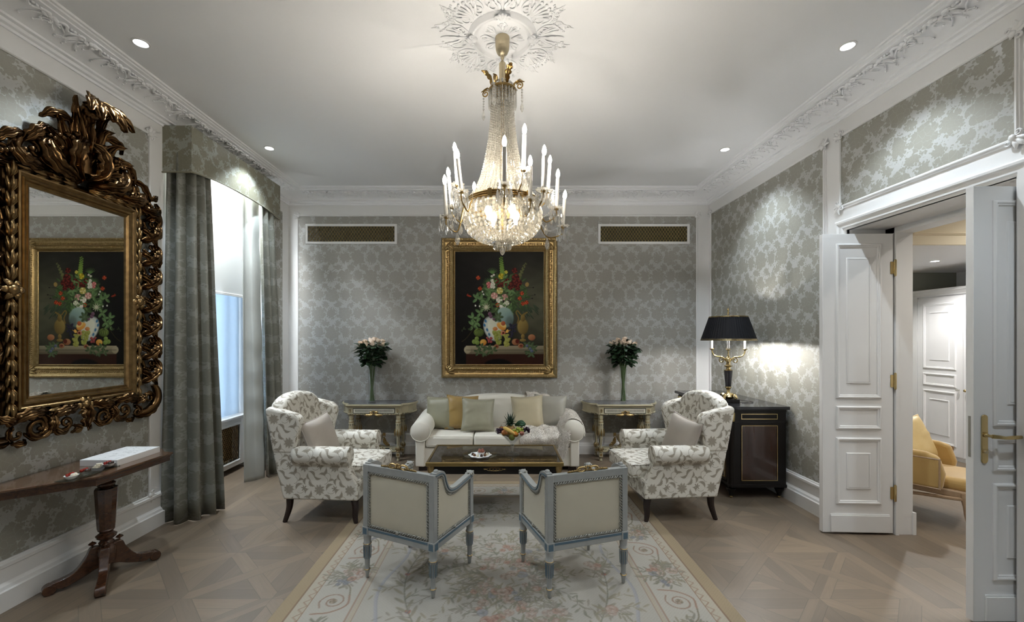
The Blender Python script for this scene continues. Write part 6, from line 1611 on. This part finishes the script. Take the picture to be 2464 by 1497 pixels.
# ---------------------------------------------------------------- mahogany pedestal console against the wall with the mirror
wt = thing('pedestal_console', 'polished mahogany shaped console table on a turned pedestal below the mirror', 'console table', (-2.65, 2.845, 0))
def R_(q): return [(x + 2.65, y - 2.845) for x, y in q]
right = [(v.x, v.y) for v in smooth_path([(-2.52, 3.17), (-2.60, 3.25), (-2.72, 3.30), (-2.938, 3.31)], 10)]
left = [(v.x, v.y) for v in smooth_path([(-2.938, 2.16), (-2.90, 2.22), (-2.775, 2.35), (-2.64, 2.46), (-2.545, 2.545)], 14)]
edge = [(-2.515, 2.565), (-2.465, 2.60), (-2.44, 3.155), (-2.485, 3.165)]
pl_ = R_(left + edge + right)
def off(pl, d):
    out = []; n = len(pl)
    for i in range(n):
        a, b, c = Vector(pl[i - 1]), Vector(pl[i]), Vector(pl[(i + 1) % n]); t = (c - a).normalized(); p = b + Vector((t.y, -t.x)) * -d; out.append((max(p.x, -.288), p.y))
    return out
mb = MB().prism(pl_, .738, .752)
obj('table_top', mb, M['burl'], wt, smooth=0, bevel=.004, seg=3)
mb = MB().prism(off(pl_, .010), .728, .739); mb.prism(off(pl_, .022), .690, .729)
obj('apron', mb, M['mahog'], wt, smooth=0, bevel=.003)
mb = MB().lathe([(.05, .69), (.062, .68), (.066, .665), (.05, .65), (.036, .64), (.05, .628), (.046, .61), (.034, .60), (.058, .595), (.060, .59), (.048, .33), (.046, .325)], 8, cap=True)
obj('pedestal', MB().rings([[(r_ * math.cos(2 * PI * k_ / 10 + .3), r_ * math.sin(2 * PI * k_ / 10 + .3), z) for k_ in range(10)] for r_, z in [(.046, .325), (.048, .33), (.062, .588), (.06, .596)]]), M['mahog'], wt, smooth=20)
obj('turned_collar', MB().lathe([(.04, .59), (.032, .60), (.046, .612), (.05, .628), (.036, .64), (.05, .652), (.066, .668), (.06, .682), (.05, .692)], 22), M['mahog'], wt, smooth=45)
obj('turned_base', MB().lathe([(.05, .10), (.055, .17), (.052, .20), (.035, .22), (.042, .235), (.03, .25), (.052, .268), (.056, .282), (.034, .30), (.045, .318), (.04, .327)], 22), M['mahog'], wt, smooth=45)
for k_, (dx, dy) in enumerate([(.14, .215), (.165, -.215), (-.165, -.20), (-.13, .19)]):
    L = math.hypot(dx, dy); A = RZ(math.atan2(dy, dx))
    top = smooth_path([(.02, .215), (.075, .222), (.10, .17), (.15, .10), (.215, .075), (L - .01, .07), (L + .03, .045)], 26); bot = smooth_path([(.02, .085), (.06, .075), (.10, .055), (.15, .035), (.20, .02), (L - .02, .03), (L, .02)], 26)
    q = MB(A); rs = []
    for a, b in zip(top, bot): rs.append([(a.x, -.024, a.y), (b.x, -.024, b.y), (b.x, .024, b.y), (a.x, .024, a.y)])
    q.rings(rs); q.tube([(L + .005, -.027, .033), (L + .005, .027, .033)], .033, 16)
    lg = obj('leg', q, M['mahog'], wt, smooth=40, bevel=.004)
    if k_ < 3:
        q = MB(A).lathe([(.005, .215), (.005, .232), (.016, .238), (.022, .243), (.014, .252), (.005, .256), (0, .262)], 12, T(.068, 0, 0)); obj('finial', q, M['mahog'], lg, smooth=45)
bx = thing('boxed_book', 'white slipcase with fine black scribbled drawing on the mahogany console', 'book', (-2.66, 2.96, .752), 0)
# corners measured on the table top: it lies square to the wall
obj('slipcase', MB().box(-.125, .125, -.16, .19, 0, .042), M['paper'], bx, smooth=0, bevel=.0015)
q = MB(); rr = random.Random(21)
for i in range(46):
    x, y = rr.uniform(-.11, .11), rr.uniform(-.14, .17); a = rr.uniform(0, 6); p = [(x, y, .0424)]
    for j in range(4): a += rr.uniform(-1, 1); p.append((p[-1][0] + .008 * math.cos(a), p[-1][1] + .008 * math.sin(a), .0424))
    q.tube(smooth_path(p, 8), .00045, 4, flat=.4)
obj('drawing', q, M['dark'], bx, smooth=0)
ty = thing('glass_tray', 'long narrow clear glass tray with sweet dishes on the mahogany console', 'tray', (-2.575, 2.645, .752), math.radians(2))
obj('tray', MB().box(-.055, .055, -.155, .165, 0, .006), M['tray_glass'], ty, smooth=0, bevel=.002)
for i, (yy, kind, lab) in enumerate([(-.115, 'berry', 'nearest'), (-.03, 'berry', ''), (.05, 'whitechoc', ''), (.125, 'berry', '')]):
    labs = ['small glass dish of red berries at the front end of the glass tray', 'small glass dish of berries and dark chocolate, second on the glass tray', 'small glass dish of white chocolate squares, third on the glass tray', 'small glass dish of berries and dark chocolate beside the white slipcase']
    x = -2.575 + .01; y = 2.645 + yy
    d = thing('sweet_dish', labs[i], 'dish', (x, y, .759), 0, 'sweet dishes on the glass tray')
    obj('bowl', MB().lathe([(0, .0), (.018, 0), (.026, .008), (.034, .022), (.032, .022), (.024, .010), (0, .005)], 20), M['porcelain'] if i in (0, 3) else M['glass'], d, smooth=50)
    rr = random.Random(40 + i)
    if i != 2:
        for j in range(4):
            o = obj('berry', MB().ball((0, 0, 0), (.010, .009, .010), 8, 6), M['berry'], smooth=60); o.location = (x - .014 + .009 * (j % 2), y - .010 + .008 * j, .783 + .004 * (j % 2)); tag(o, 'red berry in the dish at the front end of the glass tray' if i == 0 else ('red berry in the second dish on the glass tray' if i == 1 else 'red berry in the dish beside the white slipcase'), 'berry', 'berries in sweet dish ' + ('one', 'two', '', 'four')[i])
        for j in range(2):
            o = obj('praline', MB().lathe([(0, 0), (.011, 0), (.012, .006), (.007, .014), (0, .015)], 10), M['whitechoc' if i == 0 else 'choc'], smooth=60); o.location = (x + .014, y - .006 + .014 * j, .779); tag(o, ['white praline beside the red berries at the front of the glass tray', 'dark praline in the second dish on the glass tray', '', 'dark praline in the dish beside the white slipcase'][i], 'chocolate', 'pralines in sweet dish ' + ('one', 'two', '', 'four')[i])
    else:
        for j in range(3):
            o = obj('chocolate_square', MB().box(-.015, .015, -.013, .013, 0, .008), M['whitechoc'], smooth=0, bevel=.0015); o.location = (x + .004 * j - .004, y + .006 * j - .006, .776 + .0085 * j); o.rotation_euler = (0, 0, .4 * j); tag(o, 'white chocolate square stacked in the third dish on the glass tray', 'chocolate', 'white chocolate squares on the tray')

# ---------------------------------------------------------------- chandelier
ch = thing('chandelier', 'crystal basket chandelier with twelve lit candle bulbs hanging from the ceiling rosette', 'chandelier', (CX, CY, H)); go = P('chandelier_gilt', (.36, .24, .09), .3, 1.0)
def Z(z): return z - H
def zc(y, Y): return 1.6 - (y - 813.5) * Y / 1020 - H
q = MB().lathe([(.046, 0), (.048, Z(3.59)), (.047, Z(3.54)), (.044, Z(3.51)), (.034, Z(3.485)), (.014, Z(3.472)), (.012, Z(3.46))], 24)
obj('canopy', q, M['oldgold'], ch, smooth=40)
q = MB().lathe([(.010, Z(3.465)), (.012, Z(3.455)), (.007, Z(3.44)), (.013, Z(3.43)), (.020, Z(3.415))], 16)
for k_ in range(14): q.tube([(.0165 * math.cos(2 * PI * k_ / 14), .0165 * math.sin(2 * PI * k_ / 14), Z(3.42)), (.0175 * math.cos(2 * PI * k_ / 14), .0175 * math.sin(2 * PI * k_ / 14), Z(3.265))], .005, 6)
obj('rod', q, M['oldgold'], ch, smooth=50)
q = MB().lathe([(.024, Z(3.275)), (.034, Z(3.265)), (.03, Z(3.25)), (.06, Z(3.245)), (.09, Z(3.245)), (.094, Z(3.238)), (.09, Z(3.23)), (.06, Z(3.232)), (.02, Z(3.235)), (.012, Z(3.22)), (.009, Z(2.3))], 28)
crn = obj('crown', q, go, ch, smooth=45)
for k_ in range(8):
    A = RZ(PI / 4 * k_ + PI / 8); q = MB(A)
    if k_ % 2 == 0:
        q.leaf([(.0, .0, .0), (.05, .0, .014), (.095, 0, -.004), (.112, 0, -.03)], .030, nt=14, ns=7, lobes=4, M=T(.075, 0, Z(3.25)) @ RY(-1.15), depth=.5, bulge=.15, ridge=.12)
    else:
        q.tube([(p.x, 0, p.y) for p in spiral(.122, Z(3.245), .026, .008, 2.6, -1.4, 20)], .0045, 6); q.leaf([(.075, 0, 0), (.11, 0, .02), (.155, 0, .0)], .012, nt=8, ns=5, lobes=3, M=T(0, 0, Z(3.262)), depth=.4)
    obj('scroll_leaf', q, go, crn, smooth=60)
def beads(mb, path, r0, r1, step, nn=6, mm=4):
    L = [Vector(p) for p in path]; tot = sum((b - a).length for a, b in zip(L, L[1:])); n = max(int(tot / step), 2)
    for i, p in enumerate(resample(L, n)):
        r_ = r0 + (r1 - r0) * i / (n - 1); mb.ball(p, (r_, r_, r_ * 1.1), nn, mm)
tw = [(.076, 3.225), (.074, 3.13), (.075, 3.06), (.080, 3.0), (.091, 2.899), (.112, 2.78), (.14, 2.665), (.178, 2.57), (.222, 2.51)]
for k_ in range(36):
    a = 2 * PI * k_ / 36; q = MB(); beads(q, smooth_path([(r_ * math.cos(a), r_ * math.sin(a), Z(z) - .0075 * (k_ % 2)) for r_, z in tw], 30), .0066, .0122, .0165); obj('bead_strand', q, M['crystal_tower'], ch, smooth=0)
bk2 = [(.240, 2.452), (.250, 2.425), (.250, 2.385), (.240, 2.34), (.215, 2.30), (.175, 2.268), (.125, 2.245), (.06, 2.232)]
for k_ in range(44):
    a = 2 * PI * (k_ + .5) / 44; q = MB(); beads(q, smooth_path([(r_ * math.cos(a), r_ * math.sin(a), Z(z)) for r_, z in bk2], 30), .0185, .0095, .0265); obj('bead_strand', q, M['crystal'], ch, smooth=0)
q = MB().lathe([(.222, Z(2.455)), (.240, Z(2.455)), (.243, Z(2.462)), (.238, Z(2.468)), (.243, Z(2.475)), (.238, Z(2.482)), (.243, Z(2.489)), (.238, Z(2.496)), (.243, Z(2.503)), (.236, Z(2.51)), (.222, Z(2.51)), (.222, Z(2.455))], 48, cap=False)
for k_ in range(6): q.box(.238, .248, -.014, .014, Z(2.455), Z(2.512), RZ(PI / 3 * k_ + .2))
for k_ in range(3): q.tube([(-.225 * math.cos(k_ * 1.05), -.225 * math.sin(k_ * 1.05), Z(2.46)), (.225 * math.cos(k_ * 1.05), .225 * math.sin(k_ * 1.05), Z(2.46))], .004, 6)
obj('ring_band', q, go, ch, smooth=40)
def drop(mb, x, y, z, L, w_, n=6): mb.lathe([(0, -L), (w_ * .55, -L * .88), (w_, -L * .62), (w_ * .6, -L * .28), (w_ * .2, -L * .12), (w_ * .45, -L * .06), (0, 0)], n, T(x, y, z))
for k_ in range(24):     # fringe of flat prisms under the crown and below the basket
    a = 2 * PI * k_ / 24; q = MB(); q.lathe([(0, -.115), (.0055, -.10), (.0055, -.012), (.002, 0)], 5, T(.09 * math.cos(a), .09 * math.sin(a), Z(3.23))); obj('crystal_prism', q, M['crystal2'], ch, smooth=0)
for k_ in range(20):
    a = 2 * PI * k_ / 20; q = MB(); q.lathe([(0, -.062), (.007, -.048), (.0065, -.01), (.002, 0)], 5, T(.055 * math.cos(a), .055 * math.sin(a), Z(2.245))); obj('crystal_prism', q, M['crystal2'], ch, smooth=0)
for k_ in range(40):
    a = 2 * PI * k_ / 40; q = MB(); q.lathe([(0, -.085), (.0065, -.07), (.0065, -.008), (.002, 0)], 5, T(.253 * math.cos(a), .253 * math.sin(a), Z(2.457))); obj('crystal_prism', q, M['crystal2'], ch, smooth=0)
q = MB(); q.lathe([(0, Z(2.215)), (.008, Z(2.225)), (.010, Z(2.25)), (.006, Z(2.30))], 10); obj('finial', q, go, ch, smooth=45)
q = MB(); drop(q, 0, 0, Z(2.212), .066, .018, 8); obj('crystal_drop', q, M['crystal2'], ch, smooth=0)
for k_ in range(4):       # long pendants from the crown scrolls
    A = PI / 4 * (2 * k_ + 1) + PI / 8; x, y = .138 * math.cos(A), .138 * math.sin(A); q = MB(); beads(q, [(x, y, Z(3.215)), (x, y, Z(3.145))], .007, .007, .014); drop(q, x, y, Z(3.14), .075, .012); obj('crystal_drop', q, M['crystal2'], ch, smooth=0)
for k_ in range(8):       # swags between crown and arms
    A = PI / 4 * k_; q = MB(); x, y = .094 * math.cos(A), .094 * math.sin(A); beads(q, smooth_path([(.03 * math.cos(A), .03 * math.sin(A), Z(3.30)), (.055 * math.cos(A), .055 * math.sin(A), Z(3.285)), (x, y, Z(3.245))], 12), .007, .007, .013); obj('bead_swag', q, M['crystal2'], ch, smooth=0)
CAND = [(1093.4, 342, 1101, 446, 2.80), (1099, 356, 1110, 462, 2.60), (1077.5, 402, 1087.7, 500, 2.88), (1069.5, 420, 1073.6, 523, 2.72), (1141, 437, 1142, 492, 3.16), (1213.8, 325, 1213.8, 446, 2.38), (1262.6, 297, 1259, 410.6, 2.50),
        (1276, 373, 1276, 480, 2.52), (1310, 348, 1307, 459, 2.56), (1324, 373, 1318, 462, 2.98), (1343, 406, 1338.7, 502.6, 2.88), (1360, 457, 1354.6, 546, 3.02)]
for i, (tx, ty_, bx_, by, Y) in enumerate(CAND):
    B0 = Vector(((bx_ - 1206) / 1020 * Y - CX, Y - CY, zc(by, Y))); TP = Vector(((tx - 1206) / 1020 * Y - CX, Y - CY, zc(ty_, Y)))
    ax = (TP - B0).normalized(); L = (TP - B0).length
    a = math.atan2(B0.y, B0.x); c, s_ = math.cos(a), math.sin(a); rB = math.hypot(B0.x, B0.y); r0 = .24
    st = Vector((c * r0, s_ * r0, Z(2.47)))
    up = B0.z > Z(2.50)
    mid = [st + Vector((c * .02, s_ * .02, -.03)), Vector((c * (r0 + (rB - r0) * .45), s_ * (r0 + (rB - r0) * .45), min(st.z, B0.z) - .085)), Vector((c * (rB - .004), s_ * (rB - .004), B0.z - .05))]
    if up: mid = [st + Vector((c * .03, s_ * .03, .02)), Vector((c * (r0 + (rB - r0) * .8), s_ * (r0 + (rB - r0) * .8), st.z + (B0.z - st.z) * .5))]
    q = MB(); q.tube(smooth_path([st] + mid + [B0 - ax * .006], 26), .0048, 7); q.lathe([(.004, -.012), (.012, -.008), (.016, 0), (.012, .012)], 12, T(*B0))
    ar = obj('candle_arm', q, go, ch, smooth=50)
    q = MB().lathe([(.010, .0), (.03, -.004), (.042, .003), (.044, .006), (.03, .0), (.010, .004)], 20, T(*B0), cap=False); obj('drip_pan', q, M['crystal2'], ar, smooth=45)
    Rm = ax.to_track_quat('Z', 'Y').to_matrix().to_4x4(); A = T(*B0) @ Rm
    obj('candle_sleeve', MB(A).lathe([(.0125, .0), (.0125, L - .068), (.009, L - .066)], 14), M['candle'], ar, smooth=45)
    obj('bulb', MB(A).lathe([(.006, L - .066), (.0125, L - .05), (.0135, L - .035), (.008, L - .014), (.003, L - .004), (0, L)], 10), M['bulb'], ar, smooth=60)
    for k_ in range(9):
        an = 2 * PI * k_ / 9 + i; x, y = B0.x + .041 * math.cos(an), B0.y + .041 * math.sin(an); q = MB()
        q.ball((x, y, B0.z - .010), .0055, 6, 4); q.ball((x, y, B0.z + .008), .006, 6, 4); drop(q, x, y, B0.z - .018, .066 + .026 * (k_ % 2), .0105); obj('crystal_drop', q, M['crystal2'], ar, smooth=0)
    for k_ in range(2):
        p = mid[1 if not up else 0]; q = MB(); drop(q, p.x + .012 * k_, p.y, p.z - .008, .085, .017, 8)
        if k_ == 0: obj('crystal_drop', q, M['crystal2'], ar, smooth=0)
    q = MB(); beads(q, smooth_path([B0 + Vector((0, 0, .01)), B0 * .72 + Vector((0, 0, st.z * .28 - .06)), st + Vector((0, 0, .03))], 16), .006, .006, .0125); obj('bead_swag', q, M['crystal2'], ar, smooth=0)
for k_ in range(4):
    a = PI / 2 * k_ + .6; q = MB(); A = (.11 * math.cos(a), .11 * math.sin(a), 0)
    q.lathe([(.012, Z(2.37)), (.012, Z(2.395)), (.022, Z(2.41)), (.026, Z(2.43)), (.018, Z(2.452)), (0, Z(2.46))], 12, T(*A)); obj('inner_bulb', q, M['inner'], ch, smooth=60)

for k_ in range(3):  # unseen bulbs added inside the bead tower to brighten its strands
    a = 2.1 * k_; q = MB(T(.05 * math.cos(a), .05 * math.sin(a), 0)).lathe([(.008, Z(2.56)), (.014, Z(2.575)), (.015, Z(2.60)), (.008, Z(2.63)), (0, Z(2.64))], 10); obj('inner_bulb', q, M['inner'], ch, smooth=60)

M['pillow_yellow'] = P('shot_yellow_silk', (.74, .60, .32), .45, noise=(9, (.56, .40, .16)))
# ---------------------------------------------------------------- yellow armchair in the adjoining room
ya = thing('yellow_armchair', 'mustard velvet carved armchair beyond the open doorway', 'armchair', (3.83, 3.93, 0), math.radians(-143)); yv = M['yellow']
q = MB(); q.box(-.29, .29, -.27, .385, .27, .33)
fr_ = obj('seat_frame', q, M['palewood'], ya, bevel=.012, seg=3)
obj('seat', MB().box(-.27, .27, -.24, .40, .315, .43), yv, ya, bevel=.05, seg=4)
for s in (-1, 1):
    A = Matrix(((0, 0, s, 0), (1, 0, 0, 0), (0, 1, 0, 0), (0, 0, 0, 1)))
    q = MB(A).prism([(-.28, .32), (.22, .32), (.24, .46), (.20, .60), (.12, .625), (-.30, .64)], .275, .345); obj('armrest', q, yv, ya, bevel=.03, seg=4)
    q = MB(A).frame(-.26, .20, .335, .57, [(0, .345), (.006, .35), (.014, .345)]); obj('piping', q, M['palewood'], ya)
    for y, yb in ((.35, .39), (-.25, -.32)):
        l = MB(); l.tube(smooth_path([(s * .27, y, .31), (s * .285, y + (yb - y) * .3, .22), (s * .27, y + (yb - y) * .4, .11), (s * .275, yb, .03), (s * .28, yb + (yb - y) * .2, 0)], 16), [.036, .036, .035, .033, .03, .028, .026, .024, .022, .02, .019, .018, .018, .019, .022, .022], 10); obj('leg', l, M['palewood'], ya, smooth=60)
for s in (-1, 1):
    q = MB(); q.tube(smooth_path([(s * .29, .35, .27), (s * .30, .24, .262), (s * .298, .1, .25), (s * .298, 0, .24), (s * .298, -.1, .25), (s * .3, -.2, .262), (s * .29, -.25, .27)], 24), .014, 6); obj('carved_apron', q, M['palewood'], fr_)
out = [(-.27, .35), (.27, .35), (.29, .74)] + [(.29 * math.cos(a), .74 + .15 * math.sin(a)) for a in np.linspace(.2, PI - .2, 11)] + [(-.29, .74)]
q = MB(Matrix(((1, 0, 0, 0), (0, -.15, -1, -.14), (0, 1, 0, 0), (0, 0, 0, 1)))).prism(out, 0, .11); obj('backrest', q, M['yellow_light'], ya, bevel=.035, seg=4)
ps = Matrix.Translation((3.83, 3.93, 0)) @ RZ(math.radians(-143)) @ Vector((-.12, .03, .43))
pillow('cushion', 'pale yellow silk cushion on the mustard armchair beyond the doorway', M['pillow_yellow'], .46, .42, .14, tuple(ps), math.radians(-82), .36, .15, None, 33, .014)
